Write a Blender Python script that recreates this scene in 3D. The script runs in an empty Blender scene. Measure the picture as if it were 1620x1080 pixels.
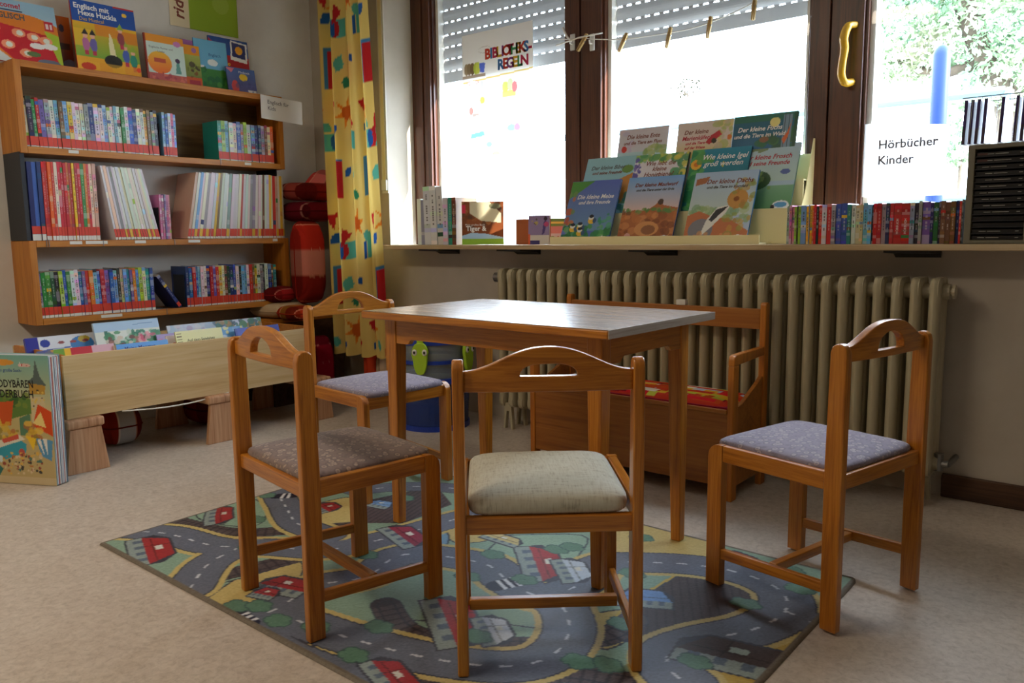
import bpy, math, random
import numpy as np
from mathutils import Vector, Matrix
random.seed(7); np.random.seed(7)
SC = bpy.context.scene; COL = SC.collection

# ---------------------------------------------------------------- camera
CAM_Z = .95; FPX = 1261.6
_y, _p, _r = math.radians(-39.893), math.radians(7.571), math.radians(-.674)
FW = np.array([math.sin(_y)*math.cos(_p), math.cos(_y)*math.cos(_p), -math.sin(_p)])
_r0 = np.array([math.cos(_y), -math.sin(_y), 0]); _u0 = np.cross(_r0, FW)
RT = math.cos(_r)*_r0 + math.sin(_r)*_u0; UP = -math.sin(_r)*_r0 + math.cos(_r)*_u0
cd = bpy.data.cameras.new('camera'); cam = bpy.data.objects.new('camera', cd); COL.objects.link(cam)
cd.sensor_width = 36; cd.lens = FPX/1620*36; cd.clip_start = .05; cd.clip_end = 200
M_ = Matrix.Identity(4)
for i_ in range(3):
    M_[i_][0] = RT[i_]; M_[i_][1] = UP[i_]; M_[i_][2] = -FW[i_]
M_[2][3] = CAM_Z
cam.matrix_world = M_; SC.camera = cam

# ---------------------------------------------------------------- world, sun, lamps, exposure
W_SKY = 16.0; SUN = 14.0; LAMP = 30; EXPOSURE = 0.38
w = bpy.data.worlds.new('world'); SC.world = w; w.use_nodes = True
bg = w.node_tree.nodes['Background']; bg.inputs[0].default_value = (.70, .84, 1, 1); bg.inputs[1].default_value = W_SKY
sd = bpy.data.lights.new('sun', 'SUN'); sd.energy = SUN; sd.angle = math.radians(.8); sd.color = (1, .95, .86)
so = bpy.data.objects.new('sun', sd); COL.objects.link(so)
so.rotation_euler = Vector((.88, .21, .40)).to_track_quat('Z', 'Y').to_euler()
def area(name, loc, size, energy, color, rot=(0, 0, 0), portal=False):
    d = bpy.data.lights.new(name, 'AREA'); d.shape = 'RECTANGLE'; d.size, d.size_y = size; d.energy = energy; d.color = color
    o = bpy.data.objects.new(name, d); COL.objects.link(o); o.location = loc; o.rotation_euler = rot
    if portal: d.cycles.is_portal = True
    return o
for k, (xa, xb) in enumerate(((-3.38, -2.42), (-2.19, -1.21), (-1.0, -.28))):
    area('window_portal', ((xa+xb)/2, 3.42, 1.62), (xb-xa, 1.42), 1, (1, 1, 1), (math.radians(-90), 0, 0), True)
area('ceiling_lamp_light', (-2.3, -.3, 2.66), (1.4, .4), LAMP, (1, .84, .64))
area('ceiling_lamp_light', (.2, -1.2, 2.66), (1.4, .4), LAMP*.1, (1, .84, .64))
vs = SC.view_settings
vs.view_transform = 'Standard'; vs.look = 'None'; vs.gamma = 1; vs.use_curve_mapping = False; vs.exposure = EXPOSURE
SC.display_settings.display_device = 'sRGB'

# ---------------------------------------------------------------- helpers
def lin(c):
    c = np.asarray(c, float)/255
    return np.where(c <= .04045, c/12.92, ((c+.055)/1.055)**2.4)
def ray(x, y): return FW + RT*(x-810)/FPX - UP*(y-540)/FPX
C0 = np.array([0, 0, CAM_Z])
def onz(x, y, z=0): d = ray(x, y); return C0 + d*(z-CAM_Z)/d[2]
def ony(x, y, Y): d = ray(x, y); return C0 + d*Y/d[1]
def onx(x, y, X): d = ray(x, y); return C0 + d*X/d[0]

def nmat(name):
    m = bpy.data.materials.new(name); m.use_nodes = True
    nt = m.node_tree; b = nt.nodes['Principled BSDF']; return m, nt, b
def ramp(nt, fac, stops):
    r = nt.nodes.new('ShaderNodeValToRGB'); e = r.color_ramp.elements
    while len(e) < len(stops): e.new(.5)
    for i, (p, c) in enumerate(stops):
        e[i].position = p; e[i].color = (*lin(c), 1)
    nt.links.new(fac, r.inputs[0]); return r.outputs[0]
def coord(nt, scale, kind='Object', rot=(0, 0, 0)):
    t = nt.nodes.new('ShaderNodeTexCoord'); mp = nt.nodes.new('ShaderNodeMapping')
    mp.inputs['Scale'].default_value = scale; mp.inputs['Rotation'].default_value = rot
    nt.links.new(t.outputs[kind], mp.inputs[0]); return mp.outputs[0]
def noise(nt, vec, scale, detail=3, rough=.5, dist=0):
    n = nt.nodes.new('ShaderNodeTexNoise'); n.inputs['Scale'].default_value = scale; n.inputs['Detail'].default_value = detail
    n.inputs['Roughness'].default_value = rough; n.inputs['Distortion'].default_value = dist
    nt.links.new(vec, n.inputs['Vector']); return n.outputs[0]
def bump(nt, b, h, s, d=.002):
    n = nt.nodes.new('ShaderNodeBump'); n.inputs['Strength'].default_value = s; n.inputs['Distance'].default_value = d
    nt.links.new(h, n.inputs['Height']); nt.links.new(n.outputs[0], b.inputs['Normal'])
def plain(name, c, rough=.5, metal=0, spec=.5, **k):
    m, nt, b = nmat(name); b.inputs['Base Color'].default_value = (*lin(c), 1); b.inputs['Roughness'].default_value = rough
    b.inputs['Metallic'].default_value = metal; b.inputs['Specular IOR Level'].default_value = spec
    return m
def mottled(name, c1, c2, scale, rough=.6, detail=4, bs=0, kind='Object', sc=(1, 1, 1)):
    m, nt, b = nmat(name); v = coord(nt, sc, kind); n = noise(nt, v, scale, detail, .6)
    nt.links.new(ramp(nt, n, ((.3, c1), (.7, c2))), b.inputs['Base Color']); b.inputs['Roughness'].default_value = rough
    if bs: bump(nt, b, n, bs)
    return m
def wood(name, dark, mid, light, axis='Z', rough=.38, scale=1.0, coat=.25):
    m, nt, b = nmat(name)
    s = {'X': (1.2, 26, 26), 'Y': (26, 1.2, 26), 'Z': (26, 26, 1.2)}[axis]
    v = coord(nt, tuple(q*scale for q in s)); n = noise(nt, v, 1.6, 4, .6, 1.2)
    v2 = coord(nt, tuple(q*scale*4 for q in s)); n2 = noise(nt, v2, 2, 2)
    mx = nt.nodes.new('ShaderNodeMath'); mx.operation = 'MULTIPLY_ADD'; mx.inputs[1].default_value = .3
    nt.links.new(n2, mx.inputs[0]); ad = nt.nodes.new('ShaderNodeMath'); ad.operation = 'MULTIPLY'; ad.inputs[1].default_value = .7
    nt.links.new(n, ad.inputs[0]); nt.links.new(ad.outputs[0], mx.inputs[2])
    nt.links.new(ramp(nt, mx.outputs[0], ((.34, dark), (.47, mid), (.62, light))), b.inputs['Base Color'])
    b.inputs['Roughness'].default_value = rough; b.inputs['Coat Weight'].default_value = coat; b.inputs['Coat Roughness'].default_value = .25
    bump(nt, b, n2, .08, .001); return m
def painted(name, rough=.5, spec=.5, coat=0, weave=0, transl=0):
    m, nt, b = nmat(name); a = nt.nodes.new('ShaderNodeAttribute'); a.attribute_name = 'Col'
    nt.links.new(a.outputs['Color'], b.inputs['Base Color']); b.inputs['Roughness'].default_value = rough
    b.inputs['Specular IOR Level'].default_value = spec; b.inputs['Coat Weight'].default_value = coat
    if weave:
        n = noise(nt, coord(nt, (1, 1, 1)), 900, 2); bump(nt, b, n, weave, .001)
    if transl:
        t = nt.nodes.new('ShaderNodeBsdfTranslucent'); nt.links.new(a.outputs['Color'], t.inputs[0])
        mx = nt.nodes.new('ShaderNodeMixShader'); mx.inputs[0].default_value = transl
        nt.links.new(b.outputs[0], mx.inputs[1]); nt.links.new(t.outputs[0], mx.inputs[2])
        nt.links.new(mx.outputs[0], nt.nodes['Material Output'].inputs[0])
    return m

LABELS = {}
def tag(o, label=None, cat=None, group=None, kind=None):
    if label:
        assert label not in LABELS or group, label
        n = len(label.split()); 
        if n < 4 or n > 16: print('LABEL LEN', n, label)
        if label in LABELS: print('DUP', label)
        LABELS[label] = o; o['label'] = label
    if cat: o['category'] = cat
    if group: o['group'] = group
    if kind: o['kind'] = kind
    return o
def empty(name, loc=(0, 0, 0), rz=0, label=None, cat=None, group=None, rot=None):
    o = bpy.data.objects.new(name, None); COL.objects.link(o); o.location = loc
    o.empty_display_size = .05
    if rot is not None: o.rotation_euler = rot
    else: o.rotation_euler = (0, 0, rz)
    return tag(o, label, cat, group)

class MB:
    def __init__(s): s.v = []; s.f = []; s.c = []; s.n = 0
    def add(s, vs, fs, col=None):
        b = len(s.v); s.v += [tuple(map(float, q)) for q in vs]
        for i, f in enumerate(fs):
            s.f.append(tuple(b+k for k in f)); s.c.append(col[i] if isinstance(col, list) else (col if col is not None else (200, 200, 200)))
        return s
    def box(s, x0, x1, y0, y1, z0, z1, col=None, M=None):
        vs = [(x0, y0, z0), (x1, y0, z0), (x1, y1, z0), (x0, y1, z0), (x0, y0, z1), (x1, y0, z1), (x1, y1, z1), (x0, y1, z1)]
        if M is not None: vs = [tuple(M @ Vector(q)) for q in vs]
        return s.add(vs, [(0, 3, 2, 1), (4, 5, 6, 7), (0, 1, 5, 4), (1, 2, 6, 5), (2, 3, 7, 6), (3, 0, 4, 7)], col)
    def prism(s, pts, a, b, plane='yz', col=None):
        """outline pts extruded from a to b along the remaining axis"""
        def P(p, t):
            return {'yz': (t, p[0], p[1]), 'xz': (p[0], t, p[1]), 'xy': (p[0], p[1], t)}[plane]
        n = len(pts); vs = [P(p, a) for p in pts]+[P(p, b) for p in pts]
        fs = [tuple(range(n)), tuple(range(2*n-1, n-1, -1))]+[(i, i+n, (i+1) % n+n, (i+1) % n) for i in range(n)]
        return s.add(vs, fs, col)
    def tube(s, pts, r, seg=8, col=None, cap=True):
        pts = [Vector(p) for p in pts]; rr = r if isinstance(r, (list, tuple)) else [r]*len(pts); rings = []
        prev = None
        for i, p in enumerate(pts):
            t = (pts[min(i+1, len(pts)-1)]-pts[max(i-1, 0)]).normalized()
            if prev is None:
                a = Vector((0, 0, 1)) if abs(t.z) < .9 else Vector((1, 0, 0)); u = t.cross(a).normalized()
            else: u = (prev - t*prev.dot(t)).normalized()
            prev = u; v = t.cross(u)
            rings.append([p+(u*math.cos(2*math.pi*k/seg)+v*math.sin(2*math.pi*k/seg))*rr[i] for k in range(seg)])
        vs = [q for g in rings for q in g]; fs = []
        for i in range(len(rings)-1):
            for k in range(seg):
                a, b = i*seg+k, i*seg+(k+1) % seg; fs.append((a, b, b+seg, a+seg))
        if cap: fs += [tuple(range(seg-1, -1, -1)), tuple((len(rings)-1)*seg+k for k in range(seg))]
        return s.add(vs, fs, col)
    def ball(s, c, r, seg=12, col=None):
        r = r if isinstance(r, (tuple, list)) else (r, r, r); vs = []; fs = []; h = seg//2
        for i in range(h+1):
            t = math.pi*i/h
            for k in range(seg):
                p = 2*math.pi*k/seg; vs.append((c[0]+r[0]*math.sin(t)*math.cos(p), c[1]+r[1]*math.sin(t)*math.sin(p), c[2]+r[2]*math.cos(t)))
        for i in range(h):
            for k in range(seg):
                a = i*seg+k; b = i*seg+(k+1) % seg; fs.append((a, a+seg, b+seg, b))
        return s.add(vs, fs, col)
    def xf(s, M):
        s.v = [tuple(M @ Vector(q)) for q in s.v]; return s
    def build(s, name, mat, parent=None, bev=0, smooth=False, loc=None, seg=2):
        me = bpy.data.meshes.new(name); me.from_pydata(s.v, [], s.f); me.update()
        import bmesh
        bm = bmesh.new(); bm.from_mesh(me); bmesh.ops.recalc_face_normals(bm, faces=bm.faces); bm.to_mesh(me); bm.free()
        if mat.name in PAINTED:
            lp = np.array([len(f) for f in s.f]); cols = np.repeat(lin(np.array(s.c)), lp, axis=0)
            a = me.color_attributes.new('Col', 'FLOAT_COLOR', 'CORNER')
            a.data.foreach_set('color', np.c_[cols, np.ones(len(cols))].astype(np.float32).ravel())
        me.materials.append(mat)
        o = bpy.data.objects.new(name, me); COL.objects.link(o)
        if parent: o.parent = parent
        if loc is not None: o.location = loc
        if bev:
            b = o.modifiers.new('bevel', 'BEVEL'); b.width = bev; b.segments = seg; b.limit_method = 'ANGLE'; b.angle_limit = math.radians(40)
            me.shade_smooth(); wn = o.modifiers.new('wn', 'WEIGHTED_NORMAL'); wn.keep_sharp = True
        elif smooth: me.shade_smooth()
        return o
PAINTED = set()
def ptd(*a, **k):
    m = painted(*a, **k); PAINTED.add(m.name); return m
def surf(name, fn, nu, nv, mat, parent=None, cols=None, smooth=True, closed_u=False):
    """grid surface fn(u,v)->xyz, optional point colours (nv+1,nu+1,3) in sRGB"""
    U = np.linspace(0, 1, nu+1); V = np.linspace(0, 1, nv+1)
    vs = [fn(u, v) for v in V for u in U]
    fs = [(j*(nu+1)+i, j*(nu+1)+i+1, (j+1)*(nu+1)+i+1, (j+1)*(nu+1)+i) for j in range(nv) for i in range(nu)]
    me = bpy.data.meshes.new(name); me.from_pydata(vs, [], fs); me.update()
    if cols is not None:
        a = me.color_attributes.new('Col', 'FLOAT_COLOR', 'POINT'); c = lin(cols.reshape(-1, 3))
        a.data.foreach_set('color', np.c_[c, np.ones(len(c))].astype(np.float32).ravel())
    me.materials.append(mat); o = bpy.data.objects.new(name, me); COL.objects.link(o)
    if smooth: me.shade_smooth()
    if parent: o.parent = parent
    return o

class Canvas:
    """a little painter: x in [0,W], y in [0,H] (up), sRGB colours"""
    def __init__(s, W, H, px, bgc, x0=0, y0=0):
        s.nx = max(2, int(W/px)); s.ny = max(2, int(H/px)); s.W = W; s.H = H
        s.X, s.Y = np.meshgrid(np.linspace(x0, x0+W, s.nx+1), np.linspace(y0, y0+H, s.ny+1))
        s.a = np.ones((s.ny+1, s.nx+1, 3))*np.array(bgc, float)
    def m(s, mask, c, al=1): s.a[mask] = s.a[mask]*(1-al)+np.array(c, float)*al; return s
    def rect(s, x0, y0, x1, y1, c, al=1): return s.m((s.X >= x0) & (s.X <= x1) & (s.Y >= y0) & (s.Y <= y1), c, al)
    def ell(s, x, y, rx, ry, c, al=1): return s.m(((s.X-x)/rx)**2+((s.Y-y)/ry)**2 <= 1, c, al)
    def inside(s, pts):
        r = np.zeros(s.X.shape, bool); n = len(pts)
        for i in range(n):
            (x1, y1), (x2, y2) = pts[i], pts[(i+1) % n]
            if y1 == y2: continue
            k = ((y1 > s.Y) != (y2 > s.Y)) & (s.X < (x2-x1)*(s.Y-y1)/(y2-y1)+x1); r ^= k
        return r
    def poly(s, pts, c, al=1): return s.m(s.inside(pts), c, al)
    def dist(s, pts):
        D = np.full(s.X.shape, 9e9); L = np.zeros(s.X.shape); acc = 0
        for (x1, y1), (x2, y2) in zip(pts, pts[1:]):
            dx, dy = x2-x1, y2-y1; l2 = dx*dx+dy*dy+1e-12
            t = np.clip(((s.X-x1)*dx+(s.Y-y1)*dy)/l2, 0, 1); d = np.hypot(s.X-x1-t*dx, s.Y-y1-t*dy)
            k = d < D; D[k] = d[k]; L[k] = (acc+t*math.sqrt(l2))[k]; acc += math.sqrt(l2)
        return D, L
    def line(s, pts, w, c, al=1): D, _ = s.dist(pts); return s.m(D <= w/2, c, al)
    def grad(s, c0, c1, y0=0, y1=None, mask=None):
        y1 = s.H if y1 is None else y1; t = np.clip((s.Y-y0)/(y1-y0), 0, 1)[..., None]
        g = np.array(c0, float)*(1-t)+np.array(c1, float)*t
        k = (s.Y >= y0) & (s.Y <= y1)
        if mask is not None: k &= mask
        s.a[k] = g[k]; return s
    def blobs(s, n, x0, y0, x1, y1, r, cols, al=.8, rnd=None):
        rnd = rnd or random
        for _ in range(n):
            q = rnd.uniform(.4, 1)*r; s.ell(rnd.uniform(x0, x1), rnd.uniform(y0, y1), q*rnd.uniform(.6, 1.5), q*rnd.uniform(.6, 1.3), rnd.choice(cols), al)
        return s
    def speck(s, amp): s.a = np.clip(s.a+np.random.randn(*s.X.shape)[..., None]*amp, 0, 255); return s

def smoothline(pts, n=6):
    out = []
    P = [pts[0]]+list(pts)+[pts[-1]]
    for i in range(1, len(P)-2):
        for k in range(n):
            t = k/n; p0, p1, p2, p3 = (np.array(P[j]) for j in (i-1, i, i+1, i+2))
            out.append(tuple(.5*(2*p1+(p2-p0)*t+(2*p0-5*p1+4*p2-p3)*t*t+(3*p1-p0-3*p2+p3)*t**3)))
    out.append(tuple(pts[-1])); return out

def text(name, s, size, cx, cz, mat, parent, y=-.0007, align='CENTER', shear=0, rot=0, bold=0, plane='front', sx=1, fit=None):
    cu = bpy.data.curves.new('t', 'FONT'); cu.body = s; cu.size = size; cu.align_x = align; cu.align_y = 'CENTER'; cu.shear = shear; cu.offset = bold; cu.resolution_u = 2
    o = bpy.data.objects.new('t', cu); COL.objects.link(o)
    dg = bpy.context.evaluated_depsgraph_get(); me = bpy.data.meshes.new_from_object(o.evaluated_get(dg)); bpy.data.objects.remove(o); bpy.data.curves.remove(cu)
    n = len(me.vertices); co = np.empty(n*3, np.float32); me.vertices.foreach_get('co', co); co = co.reshape(-1, 3)
    if fit is not None:
        q0, q1 = co[:, 0].min(), co[:, 0].max(); co[:, 0] = (co[:, 0]-q0)/(q1-q0)*(fit[1]-fit[0])+fit[0]-cx
    x, z = co[:, 0]*sx, co[:, 1].copy(); c, k = math.cos(rot), math.sin(rot); x, z = x*c-z*k, x*k+z*c
    out = np.c_[x+cx, np.full(n, y), z+cz] if plane == 'front' else np.c_[x+cx, z+cz, np.full(n, y)]
    me.vertices.foreach_set('co', out.astype(np.float32).ravel()); me.update(); me.name = name
    me.materials.clear(); me.materials.append(mat)
    t = bpy.data.objects.new(name, me); COL.objects.link(t); t.parent = parent; return t

# ---------------------------------------------------------------- materials
m_print = ptd('printed_gloss', .35, .5)
m_matte = ptd('printed_matte', .7, .3)
m_cloth = ptd('printed_cloth', .95, .05, weave=.3)
m_curtain = ptd('curtain_cloth', .85, .1, weave=.2, transl=.35)
m_chair = wood('pine_orange', (148, 84, 20), (178, 108, 28), (198, 128, 42), 'Z', .3, 1.4)
m_chairx = wood('pine_orange_rail', (148, 84, 20), (178, 108, 28), (198, 128, 42), 'X', .3, 1.4)
m_chairy = wood('pine_orange_side', (148, 84, 20), (180, 110, 30), (200, 130, 44), 'Y', .3, 1.4)
m_shelf = wood('beech_shelf', (158, 92, 20), (184, 112, 28), (198, 130, 44), 'Y', .5, .7, .05)
m_shelfz = wood('beech_shelf_side', (158, 92, 20), (184, 112, 28), (198, 130, 44), 'Z', .5, .7, .05)
m_ply = wood('pale_plywood', (196, 160, 108), (208, 176, 124), (216, 188, 140), 'Y', .6, .5, 0)
m_block = wood('beech_block', (150, 100, 66), (186, 138, 100), (204, 160, 124), 'Z', .6, .6, 0)
m_sill = wood('worn_sill_board', (150, 128, 96), (186, 160, 120), (206, 184, 148), 'X', .5, .35, .1)
m_frame = wood('mahogany_frame', (52, 26, 14), (78, 40, 22), (92, 50, 28), 'Z', .4, .8, .2)
m_base = wood('dark_baseboard', (52, 32, 20), (74, 48, 30), (88, 60, 40), 'X', .55, .6, 0)
m_lam = wood('grey_oak_laminate', (96, 72, 52), (140, 112, 86), (166, 138, 110), 'X', .27, 1.2, .15)
m_lamy = wood('grey_oak_edge', (140, 124, 108), (160, 146, 130), (172, 160, 146), 'Y', .3, 1.2, .5)
m_bench = wood('bench_pine', (132, 76, 20), (158, 94, 28), (172, 108, 38), 'X', .45, .6, .1)
m_benchz = wood('bench_pine_post', (150, 84, 18), (182, 106, 26), (196, 122, 38), 'Z', .4, .8, .1)
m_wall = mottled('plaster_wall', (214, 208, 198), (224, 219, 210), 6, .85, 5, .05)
m_ceil = plain('ceiling_paint', (226, 222, 214), .9)
m_rad = plain('radiator_enamel', (184, 174, 144), .33)
m_white = plain('white_plastic', (226, 224, 214), .45)
m_paper = plain('white_paper', (236, 234, 230), .8)
m_cream = plain('cream_cardboard', (240, 228, 176), .7)
m_metal = plain('grey_metal', (140, 140, 138), .4, .8)
m_dark = plain('dark_metal', (48, 50, 54), .5, .3)
m_black = plain('black_ink', (24, 22, 24), .6)
m_grey = plain('grey_ink', (90, 90, 96), .6)
m_red = plain('red_label', (214, 62, 34), .45)
m_redt = plain('red_ink', (190, 40, 60), .6)
m_yel = plain('yellow_label', (226, 180, 40), .45)
m_whitet = plain('white_ink', (240, 240, 236), .6)
m_blue = plain('blue_ink', (30, 60, 150), .6)
m_yellowt = plain('yellow_ink', (240, 190, 40), .6)
m_brownt = plain('brown_ink', (130, 60, 40), .6)
m_peg = wood('peg_wood', (150, 120, 70), (190, 160, 100), (210, 182, 124), 'Z', .6, 2, 0)
m_string = plain('white_cord', (225, 222, 215), .8)
m_handle = plain('yellow_enamel', (226, 176, 40), .3)
m_pole = plain('blue_post_paint', (24, 46, 92), .5, spec=.2)
m_rail = plain('pale_blue_rail', (88, 118, 128), .5)
m_trunk = mottled('bark', (60, 50, 40), (96, 84, 68), 8, .9)

def leafmat():
    m, nt, b = nmat('leaves'); n = noise(nt, coord(nt, (1, 1, 1)), 1.3, 3)
    nt.links.new(ramp(nt, n, ((.35, (92, 124, 100)), (.5, (126, 154, 116)), (.68, (158, 158, 128)))), b.inputs['Base Color']); b.inputs['Roughness'].default_value = .6
    return m
m_leaf = leafmat()
def floormat():
    m, nt, b = nmat('marbled_linoleum'); v = coord(nt, (1, 1, 1)); n1 = noise(nt, v, 2.2, 3); n2 = noise(nt, v, 55, 6, .7, .6); n3 = noise(nt, v, 14, 4, .6, 1)
    c2 = ramp(nt, n2, ((.34, (164, 150, 134)), (.5, (194, 180, 166)), (.66, (210, 198, 184))))
    c3 = ramp(nt, n3, ((.35, (182, 167, 152)), (.65, (206, 194, 180))))
    mx = nt.nodes.new('ShaderNodeMix'); mx.data_type = 'RGBA'; mx.inputs[0].default_value = .4
    nt.links.new(c2, mx.inputs[6]); nt.links.new(c3, mx.inputs[7]); nt.links.new(mx.outputs[2], b.inputs['Base Color'])
    b.inputs['Roughness'].default_value = .42; b.inputs['Specular IOR Level'].default_value = .4; return m
m_floor = floormat()
def glassmat():
    m, nt, b = nmat('window_glass'); nt.nodes.remove(b)
    t = nt.nodes.new('ShaderNodeBsdfTransparent'); g = nt.nodes.new('ShaderNodeBsdfGlossy'); g.inputs['Roughness'].default_value = .02
    f = nt.nodes.new('ShaderNodeFresnel'); f.inputs[0].default_value = 1.45; ge = nt.nodes.new('ShaderNodeNewGeometry'); sb = nt.nodes.new('ShaderNodeMath'); sb.operation = 'SUBTRACT'; sb.use_clamp = True; nt.links.new(f.outputs[0], sb.inputs[0]); nt.links.new(ge.outputs['Backfacing'], sb.inputs[1]); mx = nt.nodes.new('ShaderNodeMixShader')
    nt.links.new(sb.outputs[0], mx.inputs[0]); nt.links.new(t.outputs[0], mx.inputs[1]); nt.links.new(g.outputs[0], mx.inputs[2])
    nt.links.new(mx.outputs[0], nt.nodes['Material Output'].inputs[0]); return m
m_glass = glassmat()
def transl(name, c, f, rough=.6):
    m, nt, b = nmat(name); b.inputs['Base Color'].default_value = (*lin(c), 1); b.inputs['Roughness'].default_value = rough
    t = nt.nodes.new('ShaderNodeBsdfTranslucent'); t.inputs[0].default_value = (*lin(c), 1); mx = nt.nodes.new('ShaderNodeMixShader'); mx.inputs[0].default_value = f
    nt.links.new(b.outputs[0], mx.inputs[1]); nt.links.new(t.outputs[0], mx.inputs[2]); nt.links.new(mx.outputs[0], nt.nodes['Material Output'].inputs[0]); return m
m_slat = transl('shutter_pvc', (158, 160, 160), .036)
m_sheet = transl('thin_white_sheet', (240, 240, 238), .5)
def clearmat(name, c, t=.5):
    m, nt, b = nmat(name); b.inputs['Base Color'].default_value = (*lin(c), 1); b.inputs['Roughness'].default_value = .25; b.inputs['Alpha'].default_value = t; return m
m_tubblue = clearmat('clear_blue_plastic', (40, 66, 140), .72)
m_tubclear = clearmat('clear_plastic', (150, 165, 175), .45)
m_tubrim = plain('blue_plastic', (28, 62, 170), .35)
m_green = plain('lime_plastic', (166, 204, 40), .45)
m_clearrack = clearmat('clear_rack_plastic', (215, 220, 225), .45)
def seatfab(name, cols, k=150):
    m, nt, b = nmat(name); v = coord(nt, (1, 1, 1)); vo = nt.nodes.new('ShaderNodeTexVoronoi'); vo.inputs['Scale'].default_value = k/2; vo.feature = 'F1'; nt.links.new(v, vo.inputs['Vector'])
    n = noise(nt, v, 70, 3)
    r = ramp(nt, vo.outputs['Distance'], ((.12, cols[0]), (.28, cols[1]), (.42, cols[2]), (.62, cols[0])))
    mx = nt.nodes.new('ShaderNodeMix'); mx.data_type = 'RGBA'; nt.links.new(n, mx.inputs[0]); nt.links.new(r, mx.inputs[6]); mx.inputs[7].default_value = (*lin(cols[3]), 1)
    nt.links.new(mx.outputs[2], b.inputs['Base Color']); b.inputs['Roughness'].default_value = .85; b.inputs['Sheen Weight'].default_value = .2
    bump(nt, b, vo.outputs['Distance'], .25, .002); return m
m_seatb = seatfab('ringed_taupe_upholstery', ((118, 100, 94), (200, 176, 152), (74, 62, 66), (134, 114, 106)), 110)
m_seata = seatfab('ringed_upholstery_skylit', ((128, 120, 138), (200, 186, 184), (86, 80, 100), (146, 136, 152)), 110)  # same ringed fabric with the blue of sky light mixed into its colours
def creamfab():
    m, nt, b = nmat('slubbed_cream_upholstery'); n = noise(nt, coord(nt, (14, 120, 14)), 2.2, 3); n2 = noise(nt, coord(nt, (120, 16, 16)), 2.2, 3)
    a = nt.nodes.new('ShaderNodeMath'); a.operation = 'ADD'; nt.links.new(n, a.inputs[0]); nt.links.new(n2, a.inputs[1])
    h = nt.nodes.new('ShaderNodeMath'); h.operation = 'MULTIPLY'; h.inputs[1].default_value = .5; nt.links.new(a.outputs[0], h.inputs[0])
    nt.links.new(ramp(nt, h.outputs[0], ((.34, (168, 162, 144)), (.46, (196, 192, 174)), (.6, (204, 202, 186)))), b.inputs['Base Color'])
    b.inputs['Roughness'].default_value = .85; bump(nt, b, h.outputs[0], .15); return m
m_seatc = creamfab()

# ---------------------------------------------------------------- room shell
NX = -3.526          # left side of the window niche
WY = 3.13; PY = 3.13; XW = -4.2; XR = 1.6; YB = -2.3; ZC = 2.72
def struct(name, m): o = m; o['kind'] = 'structure'; return o
def sbox(name, mat, *a, bev=0): o = MB().box(*a).build(name, mat, bev=bev); o['kind'] = 'structure'; return o
sbox('floor', m_floor, XW-.1, XR+.1, YB-.1, WY+.02, -.1, 0)
sbox('ceiling', m_ceil, XW-.1, XR+.1, YB-.1, 3.6, ZC, ZC+.1)
sbox('wall_left', m_wall, XW-.12, XW, YB-.1, 3.6, 0, ZC)
m_wall2 = mottled('unseen_wall_dark', (110, 100, 88), (126, 114, 100), 4, .8)  # walls out of view, coloured dark to weaken the light they bounce back
sbox('wall_right', m_wall2, XR, XR+.12, YB-.1, 3.6, 0, ZC)
sbox('wall_back', m_wall2, XW-.12, XR+.12, YB-.12, YB, 0, ZC)
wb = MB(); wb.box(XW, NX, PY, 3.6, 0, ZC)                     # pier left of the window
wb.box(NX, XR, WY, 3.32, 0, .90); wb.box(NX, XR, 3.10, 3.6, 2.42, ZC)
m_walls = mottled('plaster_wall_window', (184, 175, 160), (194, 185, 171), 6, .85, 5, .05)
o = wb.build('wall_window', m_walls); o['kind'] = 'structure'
sbox('baseboard_window', m_base, -.60, XR, WY-.018, WY, 0, .085, bev=.004)
o = MB().box(XW, XW+.018, YB, 1.2, 0, .085).build('baseboard_left', m_base); o['kind'] = 'structure'

# windows: frame with pane; mullions
FY0, FY1 = 3.35, 3.42
def window(n, x0, x1):
    z0, z1 = .90, 2.42; t = .012; f = MB()
    f.box(x0, x1, FY0, FY1, z1-.06, z1); f.box(x0, x1, FY0, FY1, z0-.04, z0+.006)
    f.box(x0, x0+t, FY0+.01, FY1+.03, z0, z1); f.box(x1-t, x1, FY0+.01, FY1+.03, z0, z1)
    o = f.build('window_%d' % n, m_white if 0 else m_frame); o['kind'] = 'structure'
    g = MB().box(x0+t, x1-t, FY0+.03, FY0+.034, z0, z1-.06).build('glass_pane', m_glass, o)
    b = MB().box(x0+t-.001, x0+t+.02, FY0+.037, FY0+.10, z0, z1-.06).box(x1-t-.02, x1-t+.001, FY0+.037, FY0+.10, z0, z1-.06).build('shutter_guide', m_white, o)
    b['label'] = 'pale shutter guide channels'
    return o
def mullion(n, x0, x1, seam):
    m = MB(); m.box(x0, seam-.002, FY0-.015, FY1, .90, 2.42); m.box(seam+.002, x1, FY0-.008, FY1, .90, 2.42); m.box(seam-.002, seam+.002, FY0+.004, FY1, .90, 2.42)
    o = m.build('trim_%d' % n, m_frame, bev=.004); o['kind'] = 'structure'; return o
mullion(1, NX, -3.385, -3.44); w1 = window(1, -3.385, -2.425)
mullion(2, -2.425, -2.215, -2.335); w2 = window(2, -2.215, -1.21)
mullion(3, -1.21, -1.005, -1.13); w3 = window(3, -1.005, -.28)
wb = MB().box(-.28, XR, 3.33, 3.6, .90, 2.42).build('wall_window_right', m_walls); wb['kind'] = 'structure'  # unseen wall, added to shorten the window and dim the right floor
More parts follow.
